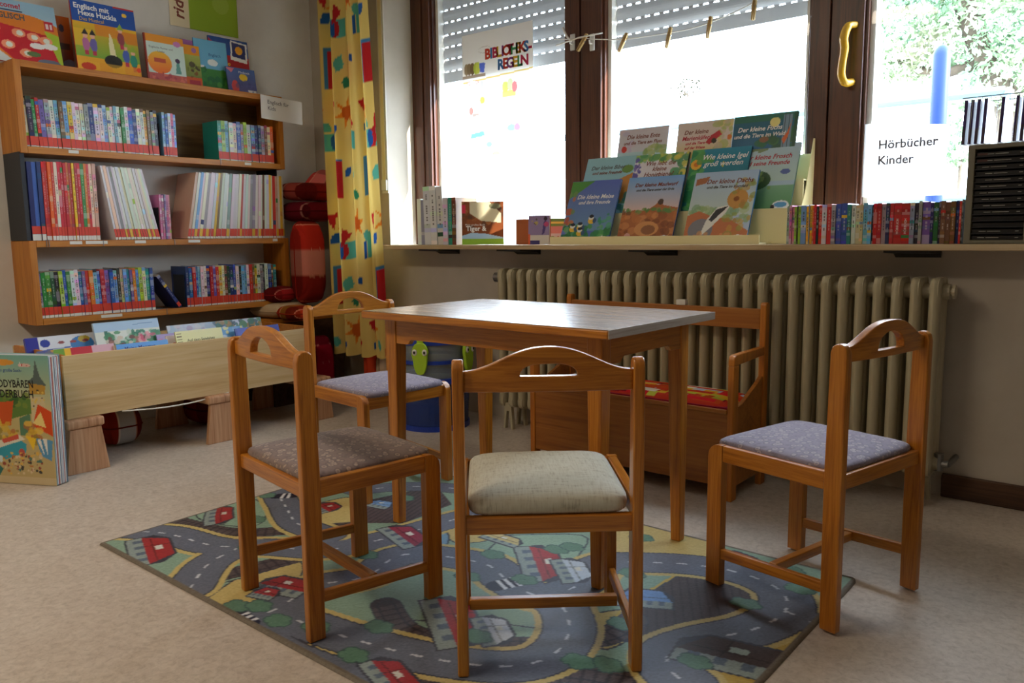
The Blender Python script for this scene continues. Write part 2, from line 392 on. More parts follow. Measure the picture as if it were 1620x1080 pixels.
# lever handle on the third window's frame
h = MB(); hy = FY0-.02
pts = smoothline([(-1.035, hy+.008, 1.745), (-1.052, hy-.025, 1.735), (-1.060, hy-.045, 1.69), (-1.058, hy-.04, 1.65), (-1.062, hy-.045, 1.60), (-1.064, hy-.045, 1.555), (-1.055, hy-.03, 1.525), (-1.04, hy+.008, 1.53)], 5)
h.tube(pts, [.013]*5+[.016]*12+[.015]*(len(pts)-17), 8)
o = h.build('window_handle', m_handle, w3, smooth=True); o['label'] = 'bright yellow curved pull handle'
# ---------------------------------------------------------------- roller shutters (outside the panes)
def shutter(x0, x1, zb, label):
    sy = FY0+.085; p = .068; z = zb; s = MB(); k = 0
    while z < 2.34:
        n = 6; prof = [(sy-.010*math.sin(math.pi*i/n), z+.060*i/n) for i in range(n+1)] if k else [(sy-.006, z-.0+.060*i/n) for i in range(n+1)]
        vs = [(x, q[0], q[1]) for q in prof for x in (x0, x1)]; s.add(vs, [(2*i, 2*i+1, 2*i+3, 2*i+2) for i in range(n)])
        x = x0
        while x < x1-.02:                       # bridges between the light slots
            s.add([(x, sy, z+.060), (x+.024, sy, z+.060), (x+.024, sy, z+p), (x, sy, z+p)], [(0, 1, 2, 3)]); x += .05
        s.add([(x0, sy+.001, z+.0645), (x1, sy+.001, z+.0645), (x1, sy+.001, z+p), (x0, sy+.001, z+p)], [(0, 1, 2, 3)])
        z += p; k += 1
    o = s.build('roller_shutter', m_slat, smooth=False); tag(o, label, 'roller shutter', 'roller shutters outside the windows'); return o
shutter(-3.372, -2.437, 1.826, 'half lowered grey roller shutter outside the left window')
shutter(-2.203, -1.222, 1.836, 'half lowered grey roller shutter outside the middle window')

# ---------------------------------------------------------------- window sill board with brackets
SZ = .905
s = MB().box(-3.43, XR, 2.945, 3.35, SZ-.022, SZ)
sill = s.build('window_sill_board', m_sill, bev=.003); tag(sill, 'long pale worn wooden sill board above the radiator', 'window sill')
for x in (-3.05, -2.5, -1.75, -.72, .4):
    b = MB().prism([(3.13, SZ-.022), (2.97, SZ-.022), (2.97, SZ-.030), (3.10, SZ-.036), (3.13, SZ-.05)], x-.075, x+.075, 'yz')
    o = b.build('sill_bracket', m_dark, sill)

# ---------------------------------------------------------------- radiator
rad = empty('radiator', (0, 0, 0), label='long cream ribbed column radiator under the window sill', cat='radiator')
def section():
    m = MB(); hw = .0185
    for yc, ry in ((2.957, .027), (3.006, .014), (3.053, .027)):
        seg = 12; prof = []
        for z, sc in ((.112, .25), (.118, .7), (.13, .95), (.145, 1), (.74, 1), (.768, .97), (.783, .8), (.790, .45)):
            prof.append([(hw*sc*math.cos(2*math.pi*k/seg), yc+ry*(sc if yc != 3.006 else min(1, sc))*math.sin(2*math.pi*k/seg), z) for k in range(seg)])
        vs = [q for g in prof for q in g]; fs = []
        for i in range(len(prof)-1):
            for k in range(seg): a = i*seg+k; b = i*seg+(k+1) % seg; fs.append((a, b, b+seg, a+seg))
        fs += [tuple(range(seg-1, -1, -1)), tuple((len(prof)-1)*seg+k for k in range(seg))]
        m.add(vs, fs)
    def rr(z0, z1, r):
        o = []; y0, y1 = 2.934, 3.078
        for cy, cz, a0 in ((y1-r, z1-r, 0), (y0+r, z1-r, 90), (y0+r, z0+r, 180), (y1-r, z0+r, 270)):
            for k in range(5): a = math.radians(a0+k*22.5); o.append((cy+r*math.cos(a), cz+r*math.sin(a)))
        return o
    m.prism(rr(.715, .792, .03), -.013, .013, 'yz'); m.prism(rr(.110, .18, .03), -.013, .013, 'yz')
    m.tube([(-.0301, 3.005, .745), (.0301, 3.005, .745)], .026, 12); m.tube([(-.0301, 3.005, .150), (.0301, 3.005, .150)], .026, 12)
    return m
sec0 = section().build('radiator_section', m_rad, rad, smooth=False, bev=.003)
NS = 33; RX0 = -2.528
for i in range(NS):
    o = sec0 if i == 0 else sec0.copy()
    if i: COL.objects.link(o); o.parent = rad
    o.location = (RX0+i*.0596, 0, 0)
for x, yy in ((RX0+.03, 2.95), (RX0+.03, 3.05), (RX0+31.5*.0596, 2.95), (RX0+31.5*.0596, 3.05)):
    MB().prism([(x-.03, 0), (x-.018, 0), (x-.008, .09), (x+.008, .09), (x+.018, 0), (x+.03, 0), (x+.02, .13), (x-.02, .13)], yy, yy+.02, 'xz').build('radiator_foot', m_rad, rad)
v = MB().tube([(RX0-.02, 3.005, .745), (RX0-.055, 3.005, .745)], .013, 12).tube([(RX0-.05, 3.005, .745), (RX0-.085, 3.005, .745), (RX0-.09, 3.005, .745)], [.024, .024, .018], 14)
o = v.build('thermostat_valve', m_metal, rad); o['label'] = 'grey thermostat valve'
v = MB(); xe = RX0+32*.0596
v.tube([(xe, 3.005, .745), (xe+.05, 3.005, .745)], .016, 12).tube([(xe+.028, 3.005, .745), (xe+.036, 3.005, .745)], .026, 12).tube([(xe+.044, 3.005, .745), (xe+.052, 3.005, .745)], .024, 12)
v.build('blind_plug', m_rad, rad)
v = MB().tube([(xe, 3.005, .150), (xe+.06, 3.005, .150)], .012, 10).tube([(xe+.03, 3.005, .125), (xe+.03, 3.005, .185)], .016, 10).tube([(xe+.06, 3.005, .150), (xe+.06, WY+.01, .150)], .010, 10)
o = v.build('return_valve', m_metal, rad); o['label'] = 'brass grey return valve'

# ---------------------------------------------------------------- rug with road map print
RX, RX1, RY, RY1 = -2.575, -.612, 1.008, 2.205
def F(*pts): return [tuple(onz(x, y)[:2]) for x, y in pts]
def rug_canvas():
    c = Canvas(RX1-RX, RY1-RY, .0040, (144, 174, 152), RX, RY)
    green, lg, yel, road, edge = (146, 168, 130), (150, 182, 158), (206, 184, 116), (106, 112, 128), (62, 66, 80)
    def blob(pts, col, outline=True):
        P = smoothline(F(*pts)+F(pts[0]), 4)
        if outline: c.line(P, .012, edge)
        c.poly(P, col)
    rnd = random.Random(3)
    # ground patches
    blob([(1000, 830), (1110, 850), (1130, 890), (1030, 895), (960, 880), (950, 850)], yel)
    blob([(940, 975), (990, 970), (1010, 1000), (960, 1030), (930, 1010)], yel)
    blob([(330, 950), (400, 905), (470, 890), (470, 920), (400, 955), (350, 965)], yel)
    blob([(500, 800), (560, 790), (570, 830), (510, 830)], yel)
    blob([(1085, 1025), (1290, 995), (1240, 1079), (1100, 1079)], (196, 164, 70))
    blob([(690, 825), (760, 815), (790, 850), (720, 860)], yel)
    blob([(800, 850), (920, 850), (915, 880), (870, 925), (800, 900), (770, 880)], lg)
    blob([(560, 850), (690, 835), (700, 870), (600, 880)], (120, 160, 186))
    blob([(300, 800), (390, 790), (420, 810), (400, 835), (320, 825)], lg)
    blob([(330, 900), (470, 860), (470, 890), (300, 935)], lg)
    blob([(640, 985), (860, 1000), (850, 1050), (700, 1040)], lg)
    # brown ploughed field
    fld = F((1085, 908), (1190, 930), (1215, 972), (1030, 1008), (950, 1010), (1000, 960), (1040, 935))
    c.line(fld+fld[:1], .03, (214, 180, 84)); c.line(fld+fld[:1], .012, edge); c.poly(fld, (78, 66, 68))
    for k in range(30): c.m(c.inside(fld) & (np.abs(((c.X+c.Y*.6) % .026)-.013) < .003), (56, 46, 50))
    fld = F((555, 800), (690, 770), (715, 800), (640, 830), (580, 830)); c.poly(fld, (92, 80, 82)); c.m(c.inside(fld) & (((c.X+c.Y*.3) % .02) < .006), (62, 56, 64))
    # railway
    def rail(pts, wd=.075):
        P = smoothline(F(*pts), 8); D, L = c.dist(P); c.m(D < wd/2+.004, edge); c.m(D < wd/2, (92, 80, 82)); c.m((D < wd/2) & ((L % .028) < .008), (58, 50, 56))
        c.m((np.abs(D-wd*.28) < .003), (50, 48, 58))
    rail([(262, 822), (320, 838), (380, 846), (450, 842), (560, 835)]); rail([(302, 935), (345, 915), (430, 895), (560, 860)])
    rail([(610, 960), (640, 1000), (720, 1022), (860, 1024), (960, 1010), (1000, 985)]); rail([(690, 1079), (560, 1052), (500, 1075)])
    rail([(820, 1079), (900, 1068), (1000, 1085)])
    # roads
    def rd(pts, wd=.125):
        P = smoothline(F(*pts), 8); D, L = c.dist(P)
        c.m(D < wd/2+.022, yel, 1) if wd > .1 else None
        c.m(D < wd/2+.005, edge); c.m(D < wd/2, road); roads.append((P, wd))
    roads = []
    rd([(195, 838), (270, 848), (340, 866), (430, 868), (520, 872), (620, 852), (760, 815), (900, 800)]); rd([(300, 935), (330, 895), (380, 868)])
    rd([(432, 775), (450, 800), (470, 830), (520, 850)], .11)
    rd([(385, 990), (440, 965), (500, 930), (580, 915), (640, 880), (760, 893), (805, 922), (860, 948), (920, 925), (955, 895), (1040, 893), (1110, 898), (1180, 912), (1235, 938), (1242, 970), (1195, 998), (1110, 1017), (1062, 1035), (1058, 1060), (1085, 1085)], .135)
    rd([(470, 985), (560, 1015), (680, 1045), (800, 1058), (870, 1042), (900, 1005), (893, 968), (870, 950)], .125)
    rd([(565, 778), (640, 772), (720, 775), (820, 790)], .1); rd([(395, 1000), (450, 1035), (560, 1079)], .10)
    rd([(1242, 970), (1290, 990)], .1)
    for P, wd in roads:
        D, L = c.dist(P); c.m(D < wd/2, road)
    for P, wd in roads:
        D, L = c.dist(P); c.m((D < .0035) & ((L % .07) < .028), (206, 210, 220))
    # crossings
    for a, b in (((440, 787), (462, 786)), ((372, 975), (392, 990)), ((785, 930), (822, 922))):
        P = F(a, b); D, L = c.dist(P); c.m((D < .03), (230, 232, 236)); c.m((D < .03) & ((L % .022) < .011), (30, 34, 60))
    # houses
    def house(x, y, w=.16, h=.09, a=0, col=(172, 46, 52), win=(224, 224, 214)):
        cx, cy = onz(x, y)[:2]; ca, sa = math.cos(a), math.sin(a)
        R = lambda pts: [(cx+px*ca-py*sa, cy+px*sa+py*ca) for px, py in pts]
        o = R([(-w/2-.006, -h/2-.006), (w/2+.006, -h/2-.006), (w/2+.006, h*.2), (w*.3, h/2+.008), (-w*.3, h/2+.008), (-w/2-.006, h*.2)])
        c.poly(o, edge); c.poly(R([(-w/2, -h/2), (w/2, -h/2), (w/2, -h*.12), (-w/2, -h*.12)]), (150, 164, 160)); c.poly(R([(-w/2, -h*.12), (w/2, -h*.12), (w*.3, h/2), (-w*.3, h/2)]), col); c.line(R([(-w*.4, h*.08), (w*.4, h*.08)]), .004, tuple(v*.6 for v in col)); c.line(R([(-w*.15, -h*.1), (-w*.1, h/2)]), .004, tuple(v*.6 for v in col))
        for k in range(4): c.poly(R([(-w*.4+k*w*.22, -h*.35), (-w*.3+k*w*.22, -h*.35), (-w*.3+k*w*.22, -h*.12), (-w*.4+k*w*.22, -h*.12)]), (96, 112, 130))
        c.poly(R([(-w*.1, h*.12), (w*.05, h*.12), (w*.05, h*.3), (-w*.1, h*.3)]), win)
    house(238, 872, .24, .12, -.35); house(345, 816, .2, .09, -.5); house(450, 930, .15, .1, .3); house(420, 942, .07, .06, .3)
    house(515, 805, .1, .09, -.2); house(640, 850, .2, .1, -.3, (150, 50, 74)); house(855, 893, .25, .12, -.75); house(905, 905, .16, .09, -.7, (196, 210, 224))
    house(716, 985, .26, .12, -.6); house(780, 1000, .14, .08, -.6, (206, 214, 224)); house(1020, 950, .14, .1, .5, (120, 160, 214), (120, 160, 214))
    house(1170, 885, .12, .06, -.2); house(1170, 1045, .28, .14, .2, (70, 56, 54), (168, 186, 178)); house(620, 1076, .18, .08, -.3); house(600, 800, .1, .07, .2, (126, 166, 214))
    house(795, 856, .14, .06, 0, (206, 190, 130))
    # bushes
    for x, y in ((395, 870), (405, 824), (375, 962), (410, 962), (440, 985), (500, 995), (580, 880), (600, 995), (780, 880), (880, 872), (905, 868), (830, 920), (740, 915), (755, 1010), (960, 1055), (915, 1050), (985, 990), (1265, 935), (1180, 958), (1100, 1050), (1000, 910), (1015, 853), (420, 785), (640, 790), (560, 1040), (1250, 905)):
        cx, cy = onz(x, y)[:2]
        for dc, r in (((66, 98, 94), .023), ((98, 138, 116), .018)):
            for k in range(5): c.ell(cx+.022*math.cos(k*1.26), cy+.015*math.sin(k*1.26), r, r*.8, dc)
    c.a = c.a*.94
    # bound edge
    e = .015; c.m((c.X < RX+e) | (c.X > RX1-e) | (c.Y < RY+e) | (c.Y > RY1-e), (112, 102, 88))
    return c.speck(5)
rc = rug_canvas()
def rugfn(u, v):
    x = RX+u*(RX1-RX); y = RY+v*(RY1-RY)
    if u < .05: x += (1-v)*.03*(1-u/.05)
    r = .03; cx = min(max(x, RX+r), RX1-r); cy = min(max(y, RY+r), RY1-r); d = math.hypot(x-cx, y-cy)
    if d > r: x = cx+(x-cx)*r/d; y = cy+(y-cy)*r/d
    e = min(u, 1-u, v, 1-v); return (x, y, .0065 if e > .002 else .001)
m_rug = ptd('printed_rug', .5, .35)
rug = surf('play_rug', rugfn, rc.nx, rc.ny, m_rug, cols=rc.a, smooth=True)
tag(rug, 'childrens play rug printed with roads, houses and fields under the table', 'rug')

# ---------------------------------------------------------------- chairs
def rounded_post(y0, y1, z0, z1, r, r2=None, tilt=0):
    r2 = r if r2 is None else r2; o = [(y0, z0), (y1, z0)]
    for k in range(5): a = math.radians(k*22.5); o.append((y1-r2+r2*math.cos(a), z1-r2+r2*math.sin(a)))
    for k in range(5): a = math.radians(90+k*22.5); o.append((y0+r+r*math.cos(a), z1-r+r*math.sin(a)))
    return o
def pillow(name, W, D, T, mat, parent, z, y0=0, exp=5, cols=None, crown=.012):
    """upholstered pad, centred x, from z up"""
    NU, NV = 36, 16; vs = []
    def P(u, v):
        a = 2*math.pi*u; t = math.pi*(v-.5); ct, st = math.cos(t), math.sin(t)
        f = lambda c, e: math.copysign(abs(c)**(2/e), c)
        x = W/2*f(math.cos(a), exp)*f(ct, 3.4); y = D/2*f(math.sin(a), exp)*f(ct, 3.4)
        zz = T/2+T/2*f(st, 3.0) + (crown*(1-(2*x/W)**2)*(1-(2*y/D)**2) if st > 0 else 0)
        return (x, y0+y, z+zz)
    return surf(name, P, NU, NV, mat, parent, cols)
def chair(name, loc, rz, label, fabric, low_slot=False, padT=.034):
    t = empty(name, (loc[0], loc[1], loc[2] if len(loc) > 2 else 0), rz, label, 'chair', 'childrens wooden chairs around the table')
    W, D = .400, .385; h = .690; th = .024; hw = W/2; yb, yf = -D/2, D/2; pd = .046
    for s in (-1, 1):
        xa, xb = (s*hw, s*(hw-th)) if s < 0 else (s*(hw-th), s*hw)
        prof = [(yb, 0), (yb+pd*.92, 0), (yb+pd, .36), (yb+pd*.9, h-.02), (yb+pd*.8, h-.006), (yb+pd*.55, h), (yb+pd*.3, h), (yb+.004, h-.008), (yb, h-.025)]
        MB().prism(prof, xa, xb, 'yz').build('rear_leg', m_chair, t, bev=.004)
        # front leg with its rounded shoulder
        lp = rounded_post(yf-.045, yf, 0, .388, .001, .034)
        MB().prism(lp, xa, xb, 'yz').build('front_leg', m_chair, t, bev=.004)
        MB().prism([(yb+pd-.002, .343), (yf-.046, .343), (yf-.046, .3875), (yb+pd-.002, .3875)], xa+.001, xb-.001, 'yz').build('side_rail', m_chairy, t, bev=.003)
        zb, zf = (.078, .078) if low_slot else (.102, .088)
        xi = s*(hw-th/2)
        MB().prism([(yb+pd-.004, zb-.014), (yf-.043, zf-.014), (yf-.043, zf+.014), (yb+pd-.004, zb+.014)], xi-.008, xi+.008, 'yz').build('side_stretcher', m_chairy, t, bev=.003)
    MB().box(-hw+th, hw-th, -.012, .010, .064 if low_slot else .084, .090 if low_slot else .108).build('cross_stretcher', m_chairx, t, bev=.003)
    MB().box(-hw+th-.002, hw-th+.002, yb+.010, yb+.032, .315 if low_slot else .343, .353 if low_slot else .380).build('rear_rail', m_chairx, t, bev=.003)
    MB().box(-hw+th-.002, hw-th+.002, yf-.032, yf-.012, .335, .380).build('front_rail', m_chairx, t, bev=.003)
    # arched crest rail with hand hole
    cw = hw-th+.001; z0 = .622 if low_slot else .646; end = h-(.024 if low_slot else .008); pk = .716 if low_slot else .733
    sw, sb, sh = (.060, .655, .025) if low_slot else (.060, .664, .042)
    xs = sorted(set([round(-cw+2*cw*i/60, 5) for i in range(61)]+[-sw, sw]+[round(sw*math.cos(math.pi*i/12), 5) for i in range(13)]))
    def top(x):
        q = min(1, abs(x)/cw); return end+(pk-end)*(.5+.5*math.cos(math.pi*q**(1.15 if low_slot else 1.35)))
    def st(x):
        q = min(1, abs(x)/sw)
        return sb+.0005+sh*(1-q**(3.2 if low_slot else 2))**.5
    bow = lambda x: -.010*(1-(x/cw)**2)
    ya, yt = yb+.012, .021; vs = []; fs = []
    for x in xs:
        for y in (ya+bow(x), ya+yt+bow(x)):
            for z in (z0, sb, st(x), top(x)): vs.append((x, y, z))
    for i in range(len(xs)-1):
        a, b = i*8, (i+1)*8; xm = (xs[i]+xs[i+1])/2; hole = abs(xm) < sw
        for o_ in (0, 4):
            for k in (0, 1, 2):
                if k == 1 and hole: continue
                fs.append((a+o_+k, b+o_+k, b+o_+k+1, a+o_+k+1))
        fs.append((a, a+4, b+4, b)); fs.append((a+3, b+3, b+7, a+7))
        if hole: fs.append((a+1, b+1, b+5, a+5)); fs.append((a+2, a+6, b+6, b+2))
    n = len(xs)-1
    for q in (0, n*8):
        for k in range(3): fs.append((q+k, q+k+1, q+k+5, q+k+4))
    MB().add(vs, fs).build('crest_rail', m_chairx, t, bev=.003)
    p = pillow('seat_cushion', W-2*th+.016 if not low_slot else W-2*th-.004, D-.024 if not low_slot else D-.026, padT+.006 if not low_slot else .070, fabric, t, .366 if not low_slot else .338, .008 if not low_slot else .001, exp=11, crown=.010 if not low_slot else .012)
    return t
RZ = .0068
chair('wooden_chair', (-1.664, 1.262, RZ), -.156, 'orange pine childrens chair with brown ringed seat, back to the bookshelf side', m_seatb)
chair('wooden_chair', (-1.107, 1.430, RZ), .734, 'foreground pine childrens chair with a plain cream seat, its back to us', m_seatc, True, .040)
chair('wooden_chair', (-.700, 2.082, RZ), 1.336, 'pine childrens chair with sky-tinted seat at the right end by the radiator', m_seata)
chair('wooden_chair', (-2.329, 1.983, RZ), -1.664, 'pine childrens chair with sky-tinted seat behind the table, beside the curtain', m_seata)

# ---------------------------------------------------------------- table
tb = empty('childrens_table', (-1.537, 1.936, RZ), -.008, 'rectangular wooden childrens table with glossy grey brown top on the rug', 'table')
TW, TD, TH = .945, .580, .709
MB().box(-TW/2, TW/2, -TD/2, TD/2, TH-.024, TH-.0015).build('tabletop', m_chairx, tb, bev=.004)
o = MB().box(-TW/2+.004, TW/2-.0, -TD/2+.004, TD/2-.004, TH-.0014, TH).build('laminate_surface', m_lam, tb); o['label'] = 'glossy grey brown wood laminate surface'
o = MB().box(TW/2-.0005, TW/2+.003, -TD/2+.003, TD/2-.003, TH-.022, TH).build('edge_strip', m_lamy, tb); o['label'] = 'grey end edge strip'
li = .055
for sx in (-1, 1):
    for sy in (-1, 1):
        X, Y = sx*(TW/2-li), sy*(TD/2-li); a, b = .046, .034
        vs = [(X, Y, TH-.0242), (X-sx*a, Y, TH-.0242), (X-sx*a, Y-sy*a, TH-.0242), (X, Y-sy*a, TH-.0242), (X, Y, TH-.13), (X-sx*a, Y, TH-.13), (X-sx*a, Y-sy*a, TH-.13), (X, Y-sy*a, TH-.13),
              (X-sx*.002, Y-sy*.002, 0), (X-sx*b, Y-sy*.002, 0), (X-sx*b, Y-sy*b, 0), (X-sx*.002, Y-sy*b, 0)]
        fs = [(0, 1, 2, 3), (11, 10, 9, 8)]
        for q in (0, 4): fs += [(q+i, q+(i+1) % 4, q+4+(i+1) % 4, q+4+i) for i in range(4)]
        MB().add(vs, fs).build('leg', m_chair, tb, bev=.004)
def apron(L):
    zt, zb_ = TH-.0245, TH-.105; pts = [(-L/2, zt), (L/2, zt), (L/2, zb_), (L/2-.05, zb_)]
    for k in range(6): a = k/5; pts.append((L/2-.055-.02*a, zb_+.016*math.sin(a*math.pi/2)))
    for k in range(6): a = 1-k/5; pts.append((-L/2+.055+.02*a, zb_+.016*math.sin(a*math.pi/2)))
    pts += [(-L/2+.05, zb_), (-L/2, zb_)]; return pts
Lx = TW-2*li-.092; Ly = TD-2*li-.092
for sy in (-1, 1): y = sy*(TD/2-li-.014); MB().prism(apron(Lx+.004), y-.010, y+.010, 'xz').build('apron', m_chairx, tb, bev=.002)
for sx in (-1, 1): x = sx*(TW/2-li-.014); MB().prism(apron(Ly+.004), x-.010, x+.010, 'yz').build('apron', m_chairy, tb, bev=.002)

# ---------------------------------------------------------------- storage bench by the radiator
bn = empty('storage_bench', (-1.615, 2.74, 0), 0, 'small wooden storage bench with armrests in front of the radiator', 'bench')
bw = .455; by0, by1 = -.15, .15
for s in (-1, 1):
    xa, xb = (s*bw, s*(bw-.024)) if s < 0 else (s*(bw-.024), s*bw)
    MB().prism([(by1-.042, 0), (by1, 0), (by1, .685), (by1-.008, .692), (by1-.03, .692), (by1-.036, .68)], xa, xb, 'yz').build('rear_post', m_benchz, bn, bev=.004)
    MB().prism([(by0, 0), (by0+.042, 0), (by0+.042, .49), (by0, .49)], xa, xb, 'yz').build('front_post', m_benchz, bn, bev=.004)
    MB().prism([(by0, .488), (by1-.04, .498), (by1-.04, .530), (by0+.02, .528), (by0+.005, .522), (by0, .508)], xa, xb, 'yz').build('armrest', m_benchz, bn, bev=.004)
    MB().prism([(by0+.042, .05), (by1-.042, .05), (by1-.042, .42), (by1-.08, .40), (by0+.09, .345), (by0+.042, .335)], (xa+.004), (xb-.004), 'yz').build('side_panel', m_bench, bn, bev=.002)
MB().box(-bw+.024, bw-.024, by1-.034, by1-.014, .592, .668).build('back_rail', m_bench, bn, bev=.003)
MB().box(-bw+.024, bw-.024, by0+.006, by0+.022, .05, .315).build('front_panel', m_bench, bn, bev=.002)
MB().box(-bw+.024, bw-.024, by1-.03, by1-.014, .05, .315).build('rear_panel', m_bench, bn, bev=.002)
MB().box(-bw+.024, bw-.024, by0+.022, by1-.03, .05, .062).build('bottom_board', m_bench, bn)
MB().box(-bw+.025, bw-.025, by0+.0, by1-.016, .3155, .332).build('seat_lid', m_bench, bn, bev=.003)
cu = Canvas(.86, .27, .004, (200, 60, 40))
rr = random.Random(5)
for _ in range(130):
    x, y = rr.uniform(0, .86), rr.uniform(0, .27); w_, h_ = rr.uniform(.03, .12), rr.uniform(.02, .05)
    cu.rect(x, y, x+w_, y+h_, rr.choice([(214, 40, 44), (226, 176, 50), (236, 222, 200), (206, 80, 36), (140, 26, 40), (200, 196, 70), (180, 190, 214)]))
def cushfn(u, v):
    e = 6; x = (u-.5)*.86; y = (v-.5)*.262
    z = .332+.026*(1-abs(2*u-1)**10)*(1-abs(2*v-1)**8)
    return (x, y-.012, z)
bc = empty('bench_cushion', (-1.615, 2.74, 0), 0, 'red and yellow patterned flat cushion lying on the storage bench', 'cushion')
surf('cushion_top', cushfn, cu.nx, cu.ny, m_cloth, bc, cu.a)
MB().box(-.43, .43, -.143, .119, .3325, .338, (150, 40, 60)).build('cushion_base', m_cloth, bc, bev=.002)
o = empty('light_switch_tag', (0, 0, 0), label='small pale clip fixed on the top rail of the bench', cat='clip')
p_ = ony(1076, 479, 2.85)
MB().box(p_[0]-.02, p_[0]+.02, 2.853, 2.878, .6685, .690).build('clip_body', m_white, o, bev=.002)

# ---------------------------------------------------------------- toy tubs
tu = empty('toy_tub', (-2.86, 2.80, 0), 0, 'blue two tier clear plastic toy tub with lime handles', 'storage tub')
def ring(r, z0, z1, t=.008, mat=None, nm='rim', ro=None):
    m = MB(); n = 40; ro = ro or r
    for (ra, za), (rb, zb) in (((r, z0), (ro, z1)), ((ro, z1), (ro-t, z1)), ((ro-t, z1), (r-t, z0)), ((r-t, z0), (r, z0))):
        vs = [(ra*math.cos(2*math.pi*k/n), ra*math.sin(2*math.pi*k/n), za) for k in range(n)]+[(rb*math.cos(2*math.pi*k/n), rb*math.sin(2*math.pi*k/n), zb) for k in range(n)]
        m.add(vs, [(k, (k+1) % n, n+(k+1) % n, n+k) for k in range(n)])
    return m.build(nm, mat, tu, smooth=False)
ring(.178, .0, .025, .02, m_tubrim, 'bottom_rim'); ring(.172, .025, .235, .004, m_tubblue, 'lower_tub', .182)
ring(.192, .235, .262, .03, m_tubrim, 'middle_rim'); ring(.176, .262, .43, .004, m_tubclear, 'upper_tub', .186); ring(.192, .335, .352, .012, m_tubrim, 'band'); ring(.195, .43, .455, .03, m_tubrim, 'top_rim')
MB().tube([(0, 0, .456), (0, 0, .47)], [.185, .16], 36).build('lid', m_tubblue, tu)
MB().tube([(0, 0, .004), (0, 0, .012)], .165, 32).build('tub_floor', m_tubrim, tu)
for s_, a in ((0, math.radians(-62)), (1, math.radians(12))):
    ca, sa = math.cos(a), math.sin(a); R_ = Matrix.Rotation(a+math.pi/2, 4, 'Z'); T_ = Matrix.Translation((ca*.205, sa*.205, 0)) @ R_
    n = 24; out = [(math.copysign(abs(math.cos(2*math.pi*k/n))**.7, math.cos(2*math.pi*k/n))*(.042 if math.sin(2*math.pi*k/n) > 0 else .036), .385+math.sin(2*math.pi*k/n)*(.06 if math.sin(2*math.pi*k/n) > 0 else .095)) for k in range(n)]
    g = MB().prism(out, -.010, .008, 'xz'); g.box(-.016, .016, -.004, .006, .44, .54)
    g.ball((0, 0, .555), (.028, .010, .028)); g.xf(T_); hd = g.build('lime_handle', m_green, tu, smooth=False, bev=.003)
    for q in (-1, 1):
        MB().ball((0, 0, 0), (.0125, .005, .016), 14).xf(T_ @ Matrix.Translation((q*.025, -.012, .40))).build('eye_white', m_white, hd, smooth=True)
        MB().ball((0, 0, 0), (.0055, .004, .0075), 12).xf(T_ @ Matrix.Translation((q*.025, -.0165, .40))).build('pupil', m_black, hd, smooth=True)

toys = [((170, 60, 90), 'pink toy block inside the lower tier of the blue tub'), ((40, 90, 150), 'blue toy block inside the lower tier of the blue tub'), ((150, 150, 60), 'olive toy block inside the lower tier of the blue tub')]
for i, (c_, lb) in enumerate(toys):
    a = math.radians(-120+i*55); o = MB().box(-.035, .035, -.03, .03, 0, .11, c_).build('toy_block', m_print, bev=.006)
    o.location = (-2.86+.11*math.cos(a), 2.80+.11*math.sin(a), .013); o.rotation_euler = (0, 0, a); tag(o, lb, 'toy', 'toys in the clear tub')
# ---------------------------------------------------------------- wall shelves (fronts face +X)
XF = -3.98
WZ = math.pi/2       # turn for things whose front faces +X
def wall_shelf(y0, y1, z0, z1, label, back):
    t = empty('wall_shelf', (XF-.11, (y0+y1)/2, z0), 0, label, 'shelf'); T = .030; hy = (y1-y0)/2; H = z1-z0; x0, x1 = -.11, .11
    MB().box(x0, x1, -hy+T, hy-T, H-T, H).build('top_board', m_shelf, t, bev=.002)
    MB().box(x0, x1, -hy+T, hy-T, 0, T).build('bottom_board', m_shelf, t, bev=.002)
    for s in (-1, 1): MB().box(x0, x1, min(s*hy, s*(hy-T)), max(s*hy, s*(hy-T)), 0, H).build('side_panel', m_shelfz, t, bev=.002)
    MB().box(x0, x0+.006, -hy+T, hy-T, T, H-T).build('back_panel', back, t)
    return t
m_back = wood('shelf_back', (96, 72, 40), (116, 90, 54), (128, 102, 64), 'Y', .7, .4, 0)
wall_shelf(1.384, 2.752, 1.339, 1.742, 'upper orange beech wall shelf full of red labelled books', m_back)
wall_shelf(1.384, 2.752, .566, .951, 'lower orange beech wall shelf full of red labelled books', m_wall)
# steel side plates standing between the two wooden shelves
for y, lb in ((1.386, 'perforated dark steel side plate at the left of the middle shelf'), (2.700, 'perforated dark steel side plate at the right of the middle shelf')):
    m = MB(); m.box(-.2, -.0, -.002, .002, 0, .393) if y > 2 else m.box(-.2, 0, -.004, .014, 0, .393)
    o = m.build('steel_side_plate', m_dark, loc=(XF-.01, y, .952)); tag(o, lb, 'shelf bracket')

